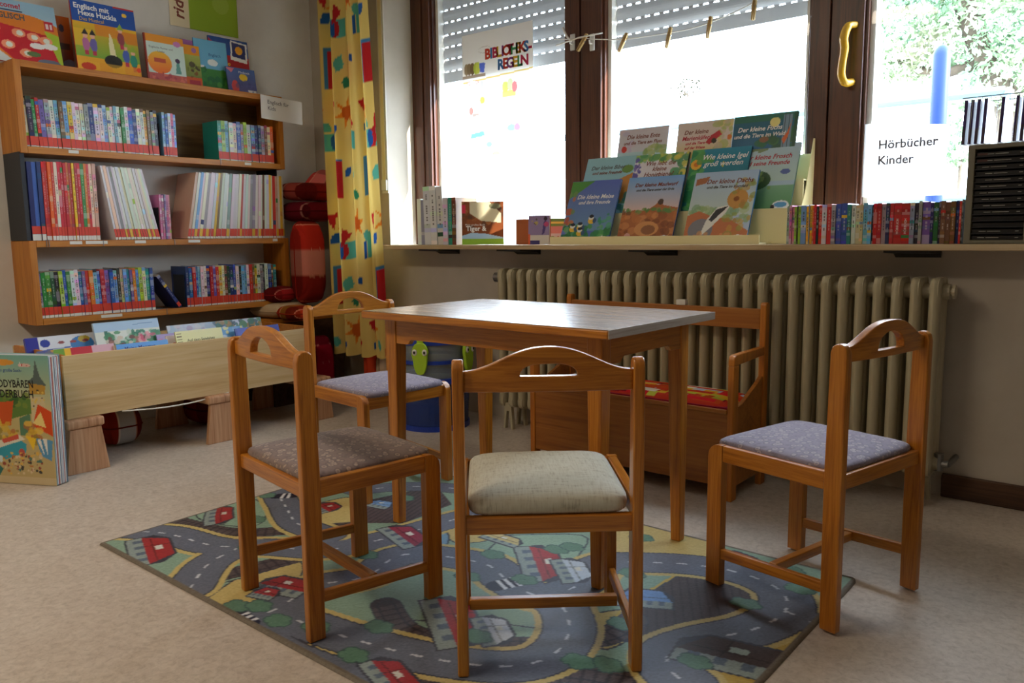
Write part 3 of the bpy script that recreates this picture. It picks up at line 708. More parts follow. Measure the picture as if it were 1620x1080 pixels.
PAL = {'black': (40, 40, 46), 'dark blue': (34, 48, 110), 'blue': (48, 92, 180), 'light blue': (120, 170, 216), 'white': (222, 220, 216), 'grey': (150, 154, 160), 'red': (196, 40, 36), 'orange': (220, 110, 40),
       'yellow': (230, 190, 50), 'green': (58, 134, 66), 'dark green': (36, 84, 60), 'lime': (160, 196, 60), 'purple': (112, 84, 160), 'pink': (206, 120, 150), 'brown': (120, 82, 50), 'teal': (50, 140, 140), 'cream': (232, 222, 190), 'beige': (206, 180, 140)}
ABB = {'k': 'black', 'D': 'dark blue', 'b': 'blue', 'l': 'light blue', 'w': 'white', 'g': 'grey', 'r': 'red', 'o': 'orange', 'y': 'yellow', 'n': 'green', 'N': 'dark green', 'L': 'lime', 'p': 'purple', 'P': 'pink', 'B': 'brown', 't': 'teal', 'c': 'cream', 'e': 'beige'}
ORD = ['first', 'second', 'third', 'fourth', 'fifth', 'sixth', 'seventh', 'eighth', 'ninth', 'tenth', 'eleventh', 'twelfth', 'thirteenth', 'fourteenth', 'fifteenth', 'sixteenth', 'seventeenth', 'eighteenth', 'nineteenth', 'twentieth'] + ['twenty-'+q for q in ('first', 'second', 'third', 'fourth', 'fifth', 'sixth', 'seventh', 'eighth', 'ninth')] + ['thirtieth'] + ['thirty-'+q for q in ('first', 'second', 'third', 'fourth', 'fifth', 'sixth', 'seventh', 'eighth', 'ninth')] + ['fortieth'] + ['forty-'+q for q in ('first', 'second', 'third', 'fourth', 'fifth', 'sixth', 'seventh', 'eighth', 'ninth')]
NAMED = {}
def art(col, rnd, k):
    r = []
    for _ in range(k):
        q = rnd.random()
        if q < .6: r.append(tuple(min(255, max(0, c+rnd.randint(-34, 34))) for c in col))
        elif q < .9: r.append(tuple(min(255, int(c*.5+110)) for c in col))
        else: r.append(PAL[rnd.choice(list(PAL))])
    return r
def spine_mesh(t, H, D, col, rnd, busy=.5, plainness=0):
    """local: x thickness, spine faces -y, z up"""
    m = MB(); x0, x1 = 0, t-.0006
    cover = tuple(min(255, c*1.02) for c in col)
    m.add([(x0, 0, 0), (x0, D, 0), (x0, D, H), (x0, 0, H)], [(0, 3, 2, 1)], cover); m.add([(x1, 0, 0), (x1, D, 0), (x1, D, H), (x1, 0, H)], [(0, 1, 2, 3)], cover)
    m.add([(x0, 0, H), (x1, 0, H), (x1, D, H), (x0, D, H)], [(0, 1, 2, 3)], (222, 214, 196)); m.add([(x0, 0, 0), (x1, 0, 0), (x1, D, 0), (x0, D, 0)], [(0, 3, 2, 1)], (222, 214, 196))
    m.add([(x0, D, 0), (x1, D, 0), (x1, D, H), (x0, D, H)], [(0, 3, 2, 1)], (222, 214, 196))
    n = 14; pal = art(col, rnd, n)
    for i in range(n):
        za, zb_ = H*i/n, H*(i+1)/n
        c = pal[i] if rnd.random() < busy else col
        m.add([(x0, 0, za), (x1, 0, za), (x1, 0, zb_), (x0, 0, zb_)], [(0, 1, 2, 3)], c)
    # printed title marks
    if busy > .2 or plainness:
        q = .26*t; tc = tuple(.45*v+.55*w for v, w in zip(col, (40, 40, 46) if sum(col) > 380 else (220, 216, 206)))
        z = H*.34
        while z < H*.86:
            h = rnd.uniform(.004, .011)
            if rnd.random() < .75: m.add([(t/2-q/2, -.0003, z), (t/2+q/2, -.0003, z), (t/2+q/2, -.0003, z+h), (t/2-q/2, -.0003, z+h)], [(0, 1, 2, 3)], tc)
            z += h+rnd.uniform(.002, .005)
    return m
def run(seq, y0, y1, z, H, D, xf, where, noun, group, tilt=(0, 0), lab='r', labz=(.008, .045), busy=.5, hv=.006, seed=1, widths=None, rot=WZ, facing='shelf', name='book'):
    """row of upright books, spines to the front; y is the run direction"""
    rnd = random.Random(seed); n = len(seq); cols = [ABB[c] for c in seq]
    ws = widths or [rnd.uniform(.8, 1.25) for _ in seq]; s_ = sum(ws); ws = [q/s_*(y1-y0) for q in ws]
    trip = [(cols[i-1] if i else None, cols[i], cols[i+1] if i < n-1 else None) for i in range(n)]
    y = y0
    for i, (c, wd) in enumerate(zip(cols, ws)):
        col = tuple(min(255, max(0, q+rnd.randint(-14, 14))) for q in PAL[c]); h = H+rnd.uniform(-hv, hv)
        tl = tilt[0]+(tilt[1]-tilt[0])*i/max(1, n-1)
        th = wd*math.cos(tl)-.0004
        me = spine_mesh(th, h, D, col, rnd, busy)
        xo = xf+rnd.uniform(-.004, .004)
        if c in ('red', 'white', 'cream') and busy < .2: pass
        o = me.build(name, m_print)
        Mx = Matrix.Rotation(rot, 4, 'Z') @ Matrix.Rotation(tl, 4, 'Y')
        dz = (th*math.sin(tl) if tl > 0 else 0)
        o.matrix_world = Matrix.Translation((xo, y, z+dz+.0004) if facing == 'shelf' else (y, xo, z+dz+.0004)) @ Mx
        if trip.count(trip[i]) == 1 and 0 < i < n-1:
            a, b = trip[i][0], trip[i][2]; L = '%s-spined %s between %s %s and %s one%s, %s' % (c, noun, 'an' if a[0] == 'o' else 'a', a, ('an ' if b[0] == 'o' else 'a ')+b if a != b else 'another '+b, '', where)
            if a == b: L = '%s-spined %s between two %s ones, %s' % (c, noun, a, where)
        else: L = '%s-spined %s, %s from left, %s' % (c, noun, ORD[i], where)
        tag(o, L, 'book' if name != 'cd_case' else 'CD case', group)
        if lab:
            lc = m_yel if (lab == 'm' and rnd.random() < .22) else m_red
            l = MB().box(.0002, th-.0008, -.0012, -.0004, labz[0], labz[1]).build('spine_label', lc, o)
            if labz[0] > .004: MB().box(.0003, th-.0009, -.0010, -.0004, .001, labz[0]-.001).build('shelf_mark', m_white, o)
        y += wd
XS = XF-.008
zt = 1.339+.0301
run('cknrpgwlBlywwwgDwwlwwlwnwbDwwyBgk', 1.409, 2.022, zt, .214, .15, XS, 'upper shelf left run', 'paperback', 'labelled books on the upper shelf', seed=2, labz=(.006, .046), tilt=(-.04, -.02))
run('lbwPl', 2.046, 2.118, zt, .212, .15, XS, 'upper shelf right of gap', 'paperback', 'labelled books on the upper shelf', seed=4, labz=(.006, .046))
run('tLlwcbgLwlDDgBco', 2.345, 2.690, zt, .205, .15, XS, 'upper shelf right run', 'paperback', 'labelled books on the upper shelf', seed=5, labz=(.006, .044))
run('DbD', 1.404, 1.462, .9512, .352, .19, XS, 'middle shelf far left', 'large binder', 'labelled books on the middle shelf', seed=6, labz=(.03, .065), busy=.1, hv=.002)
run('rrorcrrroryrrnorce', 1.464, 1.702, .9512, .356, .19, XS, 'middle shelf red run', 'comic album', 'labelled books on the middle shelf', seed=7, labz=(.022, .062), busy=.22, hv=.003)
run('wcwgwwwcwwwwwwwcww', 1.775, 1.998, .9512, .352, .19, XS, 'middle shelf leaning white run', 'magazine', 'labelled books on the middle shelf', seed=8, lab='m', labz=(.012, .052), busy=.06, hv=.003, tilt=(-.14, -.205))
run('PPpPP', 2.003, 2.058, .9512, .224, .15, XS, 'middle shelf between white runs', 'thin reader', 'labelled books on the middle shelf', seed=9, lab=None, busy=.35, hv=.002)
run('ewlwwgwwwyBwwwgwwwwrwwwggwwwBwwycrewyc', 2.142, 2.735, .9512, .350, .19, XS, 'middle shelf right white run', 'magazine', 'labelled books on the middle shelf', seed=10, lab='m', labz=(.012, .052), busy=.06, hv=.003, tilt=(.20, .01))
zb = .566+.0301
run('gnnNkLbnwwbprolbrpblkeltpolLctb', 1.412, 1.945, zb, .212, .15, XS, 'lower shelf left run', 'storybook', 'labelled books on the lower shelf', seed=11, labz=(.014, .050), tilt=(-.03, -.015))
run('DbrblwwDrprycBNDbwkllwrBycgkwbBt', 2.118, 2.662, zb, .208, .15, XS, 'lower shelf right run', 'storybook', 'labelled books on the lower shelf', seed=12, labz=(.010, .048))
# single leaning book and bookends of the lower shelf
rl = random.Random(20); o = spine_mesh(.018, .2, .15, PAL['dark blue'], rl, .6).build('book', m_print)
o.matrix_world = Matrix.Translation((XS, 2.072, zb+.001)) @ Matrix.Rotation(WZ, 4, 'Z') @ Matrix.Rotation(math.radians(-34), 4, 'Y')
tag(o, 'single dark blue storybook leaning over in the gap of the lower shelf', 'book')
MB().box(.0002, .017, -.0012, -.0004, .006, .03).build('spine_label', m_red, o)
def bookend(y, z, h, label, s=1, d=.11, mat=None):
    m = MB(); m.box(-d, 0, -.001, .001, 0, h); m.box(-d, 0, min(0, s*.07), max(0, s*.07), 0, .0015)
    o = m.build('bookend', mat or m_dark, loc=(XF-.02, y, z+.0003)); tag(o, label, 'bookend'); return o
bookend(1.950, zb, .18, 'thin metal bookend right of the lower shelf left run', 1, mat=m_metal)
bookend(2.112, zb, .17, 'black metal bookend left of the lower shelf right run', -1)
bookend(2.0005, .9512, .16, 'black metal bookend left of the thin pink readers', 1)
bookend(2.034, zt, .16, 'black bookend in the gap of the upper shelf', 1)
# ---------------------------------------------------------------- books with visible covers
def cover_book(name, W, H, T, cv, label, loc, rot, spine=(200, 200, 200), group=None, texts=(), cat='book', mat=None, edge=(228, 222, 208), parent=None, rounded=0):
    """origin bottom centre of the front cover; the front faces -y, z up"""
    mat = mat or m_print; t = empty(name, loc, 0, label, cat, group, rot=rot)
    def fn(u, v): return ((u-.5)*W, 0, v*H)
    surf('front_cover', fn, cv.nx, cv.ny, mat, t, cv.a, smooth=False)
    m = MB(); m.box(-W/2, W/2, .0005, .0022, 0, H, spine); m.box(-W/2, W/2, T-.0022, T, 0, H, spine); m.box(-W/2, -W/2+.002, .0022, T-.0022, 0, H, spine)
    m.build('cover_boards', mat, t)
    MB().box(-W/2+.003, W/2-.003, .0023, T-.0023, .002, H-.003, edge).build('page_block', mat, t)
    for tx in texts:
        s_, size, cx, cz, mm = tx[:5]; kw = tx[5] if len(tx) > 5 else {}
        o = text('title_lettering', s_, size, cx, cz, mm, t, **kw)
    return t
def CV(W, H, c, px=.003): return Canvas(W, H, px, c)
def face_x(x, y, z, lean=0, yaw=0, roll=0):
    """placement for a cover that looks to +X, leaning back"""
    M = Matrix.Translation((x, y, z)) @ Matrix.Rotation(WZ+yaw, 4, 'Z') @ Matrix.Rotation(-lean, 4, 'X') @ Matrix.Rotation(roll, 4, 'Y')
    return M.to_translation(), M.to_euler()
def face_y(x, y, z, lean=0, yaw=0, roll=0):
    M = Matrix.Translation((x, y, z)) @ Matrix.Rotation(yaw, 4, 'Z') @ Matrix.Rotation(-lean, 4, 'X') @ Matrix.Rotation(roll, 4, 'Y')
    return M.to_translation(), M.to_euler()
ra = random.Random(31)
ZS = 1.7425
# top of the upper shelf
W, H = .30, .29; c = CV(W, H, (176, 204, 218)); c.grad((200, 220, 226), (150, 190, 214)); c.ell(.12, .12, .24, .115, (226, 130, 40)); c.poly([(.02, .18), (.3, .14), (.3, -.01), (.12, -.01), (.0, .1)], (200, 28, 44)); c.poly([(.24, .17), (.31, .15), (.31, 0), (.29, 0)], (170, 200, 50))
for x, y in ((.03, .15), (.08, .08), (.13, .14), (.19, .13), (.15, .05), (.24, .12)): c.ell(x, y, .028, .02, (240, 150, 110)); c.ell(x+.004, y, .014, .012, (230, 236, 220))
for x, y in ((.2, .09), (.255, .095)): c.ell(x, y, .032, .014, (240, 240, 236))
c.ell(.24, .015, .05, .018, (110, 120, 140)); c.ell(.18, .05, .03, .012, (90, 120, 70)); c.rect(.245, .17, .285, .215, (200, 40, 60)); c.rect(.252, .18, .262, .205, (240, 220, 220)); c.rect(.268, .18, .278, .205, (240, 220, 220)); c.rect(.04, .236, .16, .244, (40, 50, 90)); c.poly([(0, .08), (.1, 0), (0, 0)], (210, 216, 214))
p, r = face_x(-4.06, 1.478, ZS, .22)
cover_book('picture_book', W, H, .008, c, 'pale blue and red large english course book at the far left shelf top', p, r, (190, 30, 44), 'books on top of the upper shelf', [('Welcome!', .034, -.045, .262, m_redt, {'bold': .0008, 'fit': (-.14, .005)}), ('ENGLISCH', .036, -.035, .212, m_grey, {'bold': .0012, 'fit': (-.135, .015)})])
W, H = .11, .255; c = CV(W, H, (170, 80, 20)); c.grad((70, 14, 12), (190, 96, 24)); c.ell(.07, .2, .012, .018, (40, 30, 50)); c.rect(.05, .1, .1, .13, (60, 30, 20)); c.ell(.09, .03, .03, .025, (90, 90, 110))
p, r = face_x(-4.10, 1.640, ZS, .12)
cover_book('picture_book', W, H, .012, c, 'dark orange brown book squeezed behind the blue witch book', p, r, (120, 40, 20), 'books on top of the upper shelf')
W, H = .30, .335; c = CV(W, H, (236, 170, 40)); c.rect(0, .235, W, H, (28, 82, 170)); c.rect(.2, .328, W, H, (200, 50, 40)); c.grad((120, 170, 60), (236, 180, 40), .07, .235)
for x0, y0, x1, y1, q in ((.1, .18, .2, .235, (226, 130, 30)), (.2, .16, .3, .22, (226, 120, 30)), (0, .12, .08, .2, (240, 190, 50)), (.1, 0, .16, .05, (222, 120, 30)), (.22, 0, .3, .05, (222, 120, 30))): c.rect(x0, y0, x1, y1, q, .7)
c.poly([(.155, .06), (.19, .06), (.178, .17), (.166, .205), (.158, .15)], (236, 226, 180)); c.ell(.17, .065, .042, .03, (34, 34, 30))
for x, y, q in ((.05, .13, (190, 110, 160)), (.085, .13, (110, 100, 170)), (.235, .1, (70, 96, 180)), (.27, .08, (40, 140, 120)), (.22, .18, (150, 70, 80))):
    c.ell(x, y, .017, .032, q); c.ell(x, y+.04, .011, .011, (236, 180, 150)); c.poly([(x-.016, y+.046), (x+.016, y+.046), (x+.002, y+.075)], (40, 40, 50) if y > .11 and x < .1 else (150, 180, 60)); c.rect(x-.008, y-.05, x+.008, y-.028, (190, 50, 80))
c.rect(0, 0, W, .05, (240, 180, 40), .6); c.ell(.05, .025, .034, .018, (206, 60, 30)); c.ell(.25, .30, .012, .01, (240, 190, 50)); c.ell(.29, .04, .012, .012, (230, 70, 30))
p, r = face_x(-4.035, 1.832, ZS, .13)
cover_book('picture_book', W, H, .010, c, 'blue and yellow english picture book with two witches and a cauldron', p, r, (206, 60, 40), 'books on top of the upper shelf', [('Englisch mit', .034, -.055, .306, m_whitet, {'bold': .001}), ('Hexe Huckla', .034, -.03, .276, m_whitet, {'bold': .001}), ('Das Musical', .024, -.06, .248, m_yellowt, {})])
W, H = .205, .232; c = CV(W, H, (206, 224, 214)); c.rect(0, .195, W, H, (230, 150, 40)); c.ell(.17, .2, .02, .014, (206, 130, 190)); c.ell(.07, .095, .062, .055, (236, 160, 50)); c.grad((236, 110, 40), (240, 190, 60), .04, .15, ((c.X-.07)/.062)**2+((c.Y-.095)/.055)**2 < 1); c.rect(.04, .095, .10, .115, (190, 80, 60)); c.ell(.165, .115, .013, .012, (60, 40, 70)); c.poly([(.15, .05), (.18, .05), (.172, .105), (.158, .105)], (100, 160, 150)); c.rect(0, 0, W, .042, (190, 90, 84)); c.blobs(20, 0, 0, W, .04, .012, [(220, 120, 100), (160, 60, 70)], .6); c.rect(0, 0, .008, H, (150, 60, 50))
p, r = face_x(-4.025, 2.112, ZS, .10)
cover_book('picture_book', W, H, .010, c, 'pale mint picture book with an orange dome and small child', p, r, (150, 60, 40), 'books on top of the upper shelf', [('Englische Reime und', .015, -.02, .168, m_grey, {}), ('Lieder', .015, -.02, .15, m_grey, {})])
W, H = .16, .215; c = CV(W, H, (150, 160, 70)); c.rect(0, .165, W, H, (226, 150, 30)); c.grad((120, 130, 60), (170, 180, 90), .05, .165); c.rect(0, 0, W, .05, (206, 90, 40)); c.rect(.09, .008, .15, .035, (170, 40, 60)); c.blobs(14, .08, .05, .15, .12, .012, [(130, 80, 40), (60, 50, 40), (110, 120, 50)]); c.ell(.13, .19, .014, .014, (160, 110, 170))
p, r = face_x(-4.045, 2.232, ZS, .10)
cover_book('picture_book', W, H, .008, c, 'olive green and orange picture book behind the mint one', p, r, (200, 120, 30), 'books on top of the upper shelf')
W, H = .16, .245; c = CV(W, H, (126, 40, 90)); c.grad((116, 26, 60), (150, 90, 150)); c.blobs(14, .09, 0, .16, .12, .008, [(220, 140, 60), (230, 200, 200)])
p, r = face_x(-4.062, 2.302, ZS, .10)
cover_book('picture_book', W, H, .008, c, 'purple magenta book showing a narrow strip on the shelf top', p, r, (110, 30, 80), 'books on top of the upper shelf')
W, H = .19, .262; c = CV(W, H, (110, 180, 216)); c.grad((40, 110, 50), (60, 130, 60), 0, .11); c.blobs(24, 0, 0, W, .11, .02, [(50, 130, 60), (80, 150, 60), (30, 100, 60)]); c.ell(.10, .145, .03, .018, (230, 236, 236)); c.ell(.03, .12, .02, .006, (235, 235, 235))
p, r = face_x(-4.055, 2.385, ZS, .10)
cover_book('picture_book', W, H, .006, c, 'light blue book with a white sheep over a green meadow', p, r, (60, 130, 190), 'books on top of the upper shelf', [('Englisch', .022, .02, .185, m_blue, {})])
W, H = .235, .29; c = CV(W, H, (170, 26, 36)); c.rect(0, .2, W, H, (40, 80, 150)); c.poly([(0, .28), (.08, .22), (.0, .2)], (190, 40, 60)); c.rect(.02, .175, .10, .262, (226, 220, 200)); c.rect(.028, .19, .092, .255, (206, 110, 40)); c.poly([(.125, .18), (.225, .17), (.23, .275), (.13, .285)], (230, 230, 224)); c.poly([(.135, .2), (.215, .19), (.22, .268), (.138, .276)], (50, 56, 110)); c.ell(.178, .235, .022, .022, (230, 160, 40)); c.grad((120, 110, 130), (170, 26, 36), 0, .06); c.ell(.2, .045, .02, .01, (220, 170, 40))
p, r = face_x(-4.062, 2.497, ZS, .08)
cover_book('picture_book', W, H, .010, c, 'red and blue english workbook with two photo cards, right end of shelf top', p, r, (40, 60, 120), 'books on top of the upper shelf', [('Hallo', .03, -.03, .155, m_yellowt, {'bold': .0008}), ('Englisch', .042, .0, .118, m_yellowt, {'bold': .001})])
W, H = .175, .135; c = CV(W, H, (84, 92, 150)); c.grad((90, 84, 130), (80, 110, 170)); c.ell(.1, .085, .025, .02, (236, 200, 60)); c.ell(.045, .03, .022, .035, (200, 70, 70)); c.rect(.12, .004, .17, .02, (226, 226, 220)); c.poly([(0, .13), (.05, .13), (.03, .105)], (220, 120, 130)); c.blobs(16, .06, 0, .17, .08, .012, [(100, 100, 160), (70, 80, 130)], .5)
p, r = face_x(-4.02, 2.535, ZS, .16)
cover_book('picture_book', W, H, .006, c, 'small violet blue booklet with yellow sun before the red workbook', p, r, (60, 80, 140), 'books on top of the upper shelf', [('Minibook', .018, .02, .112, m_whitet, {})])

# poster on the left wall above the shelf
W, H = .40, .58; c = CV(W, H, (150, 178, 50), .004); c.rect(0, 0, .11, H, (232, 214, 176)); c.ell(.22, .27, .075, .06, (214, 214, 186)); c.ell(.14, .24, .03, .04, (176, 196, 90), .7); c.ell(.3, .16, .05, .05, (176, 196, 90), .5); c.ell(.335, .34, .03, .03, (190, 40, 50)); c.ell(.2, .45, .1, .06, (206, 206, 170)); c.line([(.31, .25), (.335, .31)], .004, (80, 100, 40))
t = empty('wall_poster', (XW+.002, 2.432, 2.075), 0, 'lime green and cream wall poster with sideways lettering above the shelf', 'poster', rot=(0, 0, WZ))
surf('poster_sheet', lambda u, v: ((u-.5)*W, -.0035, v*H), c.nx, c.ny, m_matte, t, c.a, smooth=False)
MB().box(-W/2, W/2, -.003, 0, 0, H, (236, 234, 226)).build('poster_back', m_matte, t)
text('poster_lettering', 'ridolin', .085, -.146, .150, m_brownt, t, y=-.0042, rot=math.pi/2, bold=.002, shear=.2)

# paper sign clipped to the upper shelf
t = empty('shelf_sign', (XF+.004, 2.742, 1.605), 0, 'white paper sign clipped to the right end of the upper shelf', 'sign', rot=(0, math.radians(0), WZ+math.radians(-6)))
t.rotation_euler = Matrix.Rotation(WZ, 3, 'Z').to_euler(); S_W, S_H = .272, .128
surf('paper_sheet', lambda u, v: ((u-.5)*S_W, -.004-.012*(u-.5)**2, v*S_H-.012*(u-.5)), 10, 4, m_paper, t)
text('sign_lettering', 'Englisch für', .030, -.095, .098, m_grey, t, y=-.010, align='LEFT', rot=-.05); text('sign_lettering', 'Kids', .030, -.095, .064, m_grey, t, y=-.010, align='LEFT', rot=-.05)
# little white label tags on the shelf edges
def shelf_tag(px, py, z, wd, where, label):
    y = onx(px, py, XF)[1]; o = MB().box(0, .002, -wd/2, wd/2, -.007, .007).build('shelf_edge_tag', m_white, loc=(XF+.0005, y, z)); tag(o, label, 'label tag')
shelf_tag(116, 237, 1.358, .045, 'u', 'small white label tag on the upper shelf front edge, left')
shelf_tag(392, 257, 1.357, .04, 'u', 'small white label tag on the upper shelf front edge, right')
shelf_tag(120, 384, .940, .055, 'm', 'white label tag under the red comic albums')
shelf_tag(153, 384, .940, .10, 'm', 'long white label tag under the right end of the red albums')
shelf_tag(222, 383, .940, .055, 'm', 'white label tag under the leaning white magazines')
shelf_tag(307, 382, .940, .065, 'm', 'white label tag under the left end of the right white magazines')
shelf_tag(435, 379, .940, .03, 'm', 'tiny white label tag at the right end of the middle shelf edge')
shelf_tag(177, 503, .585, .10, 'l', 'long white label tag below the lower shelf left run')
for px, zz in ((73, .951), (77, .951), (163, .951), (276, .951), (256, .597), (356, 1.370)):
    y = onx(px, 380, XF)[1]; n_ = [(XF-.01, y, zz+.003), (XF+.003, y, zz+.003), (XF+.003, y, zz-.028), (XF-.01, y, zz-.028)]
    o = MB().tube(n_, .0018, 6).build('wire_clip', m_metal)
    tag(o, {73: 'left of a pair of thin wire clips on the middle shelf edge', 77: 'right of a pair of thin wire clips on the middle shelf edge', 163: 'thin wire clip below the gap beside the red albums', 276: 'thin wire clip below the thin pink readers', 256: 'thin wire clip on the lower shelf edge at the gap', 356: 'thin wire clip on the upper shelf bottom edge'}[px], 'wire clip')

# ---------------------------------------------------------------- picture book bin on blocks
bx0, bx1, byl, byr = -3.98, -3.43, 1.272, 2.50
bi = empty('book_bin', (-3.70, 1.89, .226), 0, 'low pale plywood picture book bin standing on wooden blocks', 'book bin')
hx, hy, bh = .27, .614, .262
MB().box(hx-.014, hx, -hy, hy, 0, bh).build('front_board', m_ply, bi, bev=.002)
MB().box(-hx, -hx+.014, -hy, hy, 0, bh).build('rear_board', m_ply, bi, bev=.002)
for s in (-1, 1): MB().box(-hx+.014, hx-.014, min(s*hy, s*(hy-.014)), max(s*hy, s*(hy-.014)), 0, bh+.004).build('side_board', m_shelf, bi, bev=.002)
MB().box(-hx+.014, hx-.014, -.007, .007, .012, bh-.02).build('divider', m_ply, bi)
MB().box(-hx+.014, hx-.014, -hy+.014, hy-.014, 0, .012).build('bin_floor', m_ply, bi)
pts = [(hx+.001, -hy+.22+.5*k/10, -.001-.018*math.sin(math.pi*k/10)) for k in range(11)]
o = MB().tube(pts, .0035, 6).build('loose_edging', m_white, bi, smooth=True); o['label'] = 'loose pale edging strip sagging below the front'
for y, lb in ((1.335, 'left wooden block stool under the book bin, nearest the tall standing book'), (1.95, 'middle wooden block stool under the book bin'), (2.50, 'right wooden block stool under the end of the bin')):
    t = empty('block_stool', (-3.66, y, 0), 0, lb, 'wooden block', 'wooden block stools under the book bin')
    for xx in (.232, -.262):
        MB().prism([(-.086, 0), (.086, 0), (.062, .186), (-.062, .186)], xx, xx+.022, 'yz').build('end_board', m_block, t, bev=.003)
    MB().box(-.27, .262, -.075, .075, .1862, .2255).build('stool_top', m_block, t, bev=.010)
# picture books in the bin
def bin_book(px0, px1, pyt, x, col, fn, label, H=.24, T=.008, lean=.30, texts=(), yaw=0, spine=None, base=None, maxz=None):
    xt = x
    a, b = onx(px0, pyt, xt), onx(px1, pyt, xt); W = b[1]-a[1]; zt_ = (a[2]+b[2])/2
    cvs = CV(W, H, col, .003); fn(cvs, W, H)
    zb_ = zt_-H*math.cos(lean); xb_ = xt+H*math.sin(lean)
    M = Matrix.Translation((xb_, (a[1]+b[1])/2, zb_)) @ Matrix.Rotation(WZ+yaw, 4, 'Z') @ Matrix.Rotation(-lean, 4, 'X')
    return cover_book('picture_book', W, H, T, cvs, label, M.to_translation(), M.to_euler(), spine or col, 'picture books in the plywood bin', texts)
def f1(c, W, H):
    c.rect(0, H-.075, .05, H, (40, 40, 150)); c.ell(.075, H-.03, .02, .018, (40, 60, 160)); c.line([(.06, H-.06), (W, H-.05)], .004, (50, 90, 180)); c.ell(W-.07, H-.045, .05, .035, (60, 130, 200)); c.ell(W-.06, H-.025, .025, .015, (190, 170, 60))
    for k in range(3): c.ell(.14+k*.05, H-.032, .014, .006, (150, 70, 70))
def f2(c, W, H):
    c.rect(0, 0, .06, H, (110, 110, 130)); c.rect(.06, 0, .10, H, (110, 160, 50)); c.rect(.10, 0, .125, H, (236, 190, 40)); c.rect(.125, 0, .21, H, (200, 30, 44)); c.line([(.3, H-.02), (.42, H-.02)], .004, (240, 230, 230)); c.blobs(8, 0, H-.03, .06, H, .008, [(220, 160, 60), (80, 90, 160)])
def f3(c, W, H):
    c.rect(0, H-.2, W, H-.045, (226, 232, 224)); c.rect(.04, H-.2, .055, H-.04, (60, 110, 90)); c.blobs(60, .05, H-.12, W, H-.05, .02, [(70, 140, 90), (40, 120, 90), (120, 180, 130), (200, 214, 200)], .8); c.blobs(30, .05, H-.12, W*.75, H-.075, .013, [(214, 200, 180), (120, 70, 60), (170, 110, 90)], .9); c.blobs(12, W*.65, H-.1, W*.95, H-.06, .013, [(210, 80, 110), (230, 150, 160)]); c.line([(W-.12, H-.02), (W-.03, H-.018)], .003, (110, 150, 200))
def f4(c, W, H): c.rect(0, 0, .008, H, (150, 120, 80))
def f5(c, W, H):
    c.ell(.02, H-.075, .018, .014, (200, 40, 40))
    for k in range(4): c.line([(.006, H-.012-k*.013), (.028, H-.012-k*.013)], .004, (120, 96, 50))
def f6(c, W, H): c.blobs(70, 0, H-.1, W*.6, H, .03, [(206, 216, 236), (190, 170, 210), (170, 200, 226), (226, 226, 236)], .7); c.blobs(50, W*.5, H-.05, W, H, .02, [(60, 120, 110), (80, 140, 100), (170, 130, 60), (60, 90, 100)], .8); c.rect(W*.6, H-.2, W, H-.055, (90, 150, 206)); c.grad((120, 170, 216), (80, 130, 190), H-.12, H-.05, c.X > W*.55)
def f7(c, W, H): c.blobs(10, .0, H-.06, W, H-.02, .01, [(150, 110, 190), (220, 120, 150)])
def f8(c, W, H): c.blobs(20, .0, H-.07, W, H, .016, [(236, 226, 130), (120, 170, 220), (230, 236, 240)])
def f9(c, W, H): c.ell(.07, H-.035, .022, .016, (220, 70, 60)); c.rect(0, 0, .012, H, (40, 60, 170))
bin_book(263, 412, 508, -3.80, (200, 214, 232), f6, 'wide watercolour landscape picture book at the back of the bin', H=.27)
bin_book(38, 153, 530, -3.74, (224, 228, 236), f1, 'white picture book with dark blue corner and row of little cars', H=.25, spine=(40, 40, 150), T=.02)
bin_book(146, 249, 507, -3.70, (176, 206, 234), f3, 'pale blue picture book with animals in a wood, back of the bin', H=.27, T=.015, spine=(190, 214, 236), texts=[('Janosch Geschichten' if 0 else '', .01, 0, .2, m_blue, {})][:0])
bin_book(247, 292, 527, -3.66, (170, 150, 206), f7, 'lilac picture book edge between the blue and yellow books', H=.24)
bin_book(338, 384, 517, -3.62, (96, 160, 214), f8, 'sky blue picture book right of the yellow spiral book', H=.24)
bin_book(371, 440, 516, -3.58, (50, 70, 190), f9, 'royal blue picture book with a red dot behind the chair back', H=.24)
bin_book(262, 290, 530, -3.585, (232, 220, 220), lambda c, W, H: c.ell(.035, H-.045, .012, .01, (200, 40, 50)), 'pale pink book with a red dot left of the spiral book', H=.23)
bin_book(276, 350, 521, -3.55, (232, 228, 160), f5, 'pale yellow spiral bound book about a playground in the bin', H=.24, texts=[('Auf dem Spielplatz', .0185, .004, .24-.047, m_black, {}), ('mit Conni' if 0 else 'mit Lukas', .010, -.0, .24-.066, m_grey, {}), ('Hanna Sörensen' if 0 else '', .007, 0, .226, m_grey, {})][:2])
bin_book(58, 180, 549, -3.52, (222, 176, 190), f2, 'pink board book with green, yellow and red stripes, front of bin', H=.24, T=.015, spine=(120, 120, 140))
bin_book(180, 265, 541, -3.505, (90, 160, 230), f4, 'bright blue picture book in the front row of the bin', H=.24, texts=[('Meine Monster', .022, -.01, .24-.022, m_blue, {'bold': .0004})], T=.012, spine=(230, 226, 210))

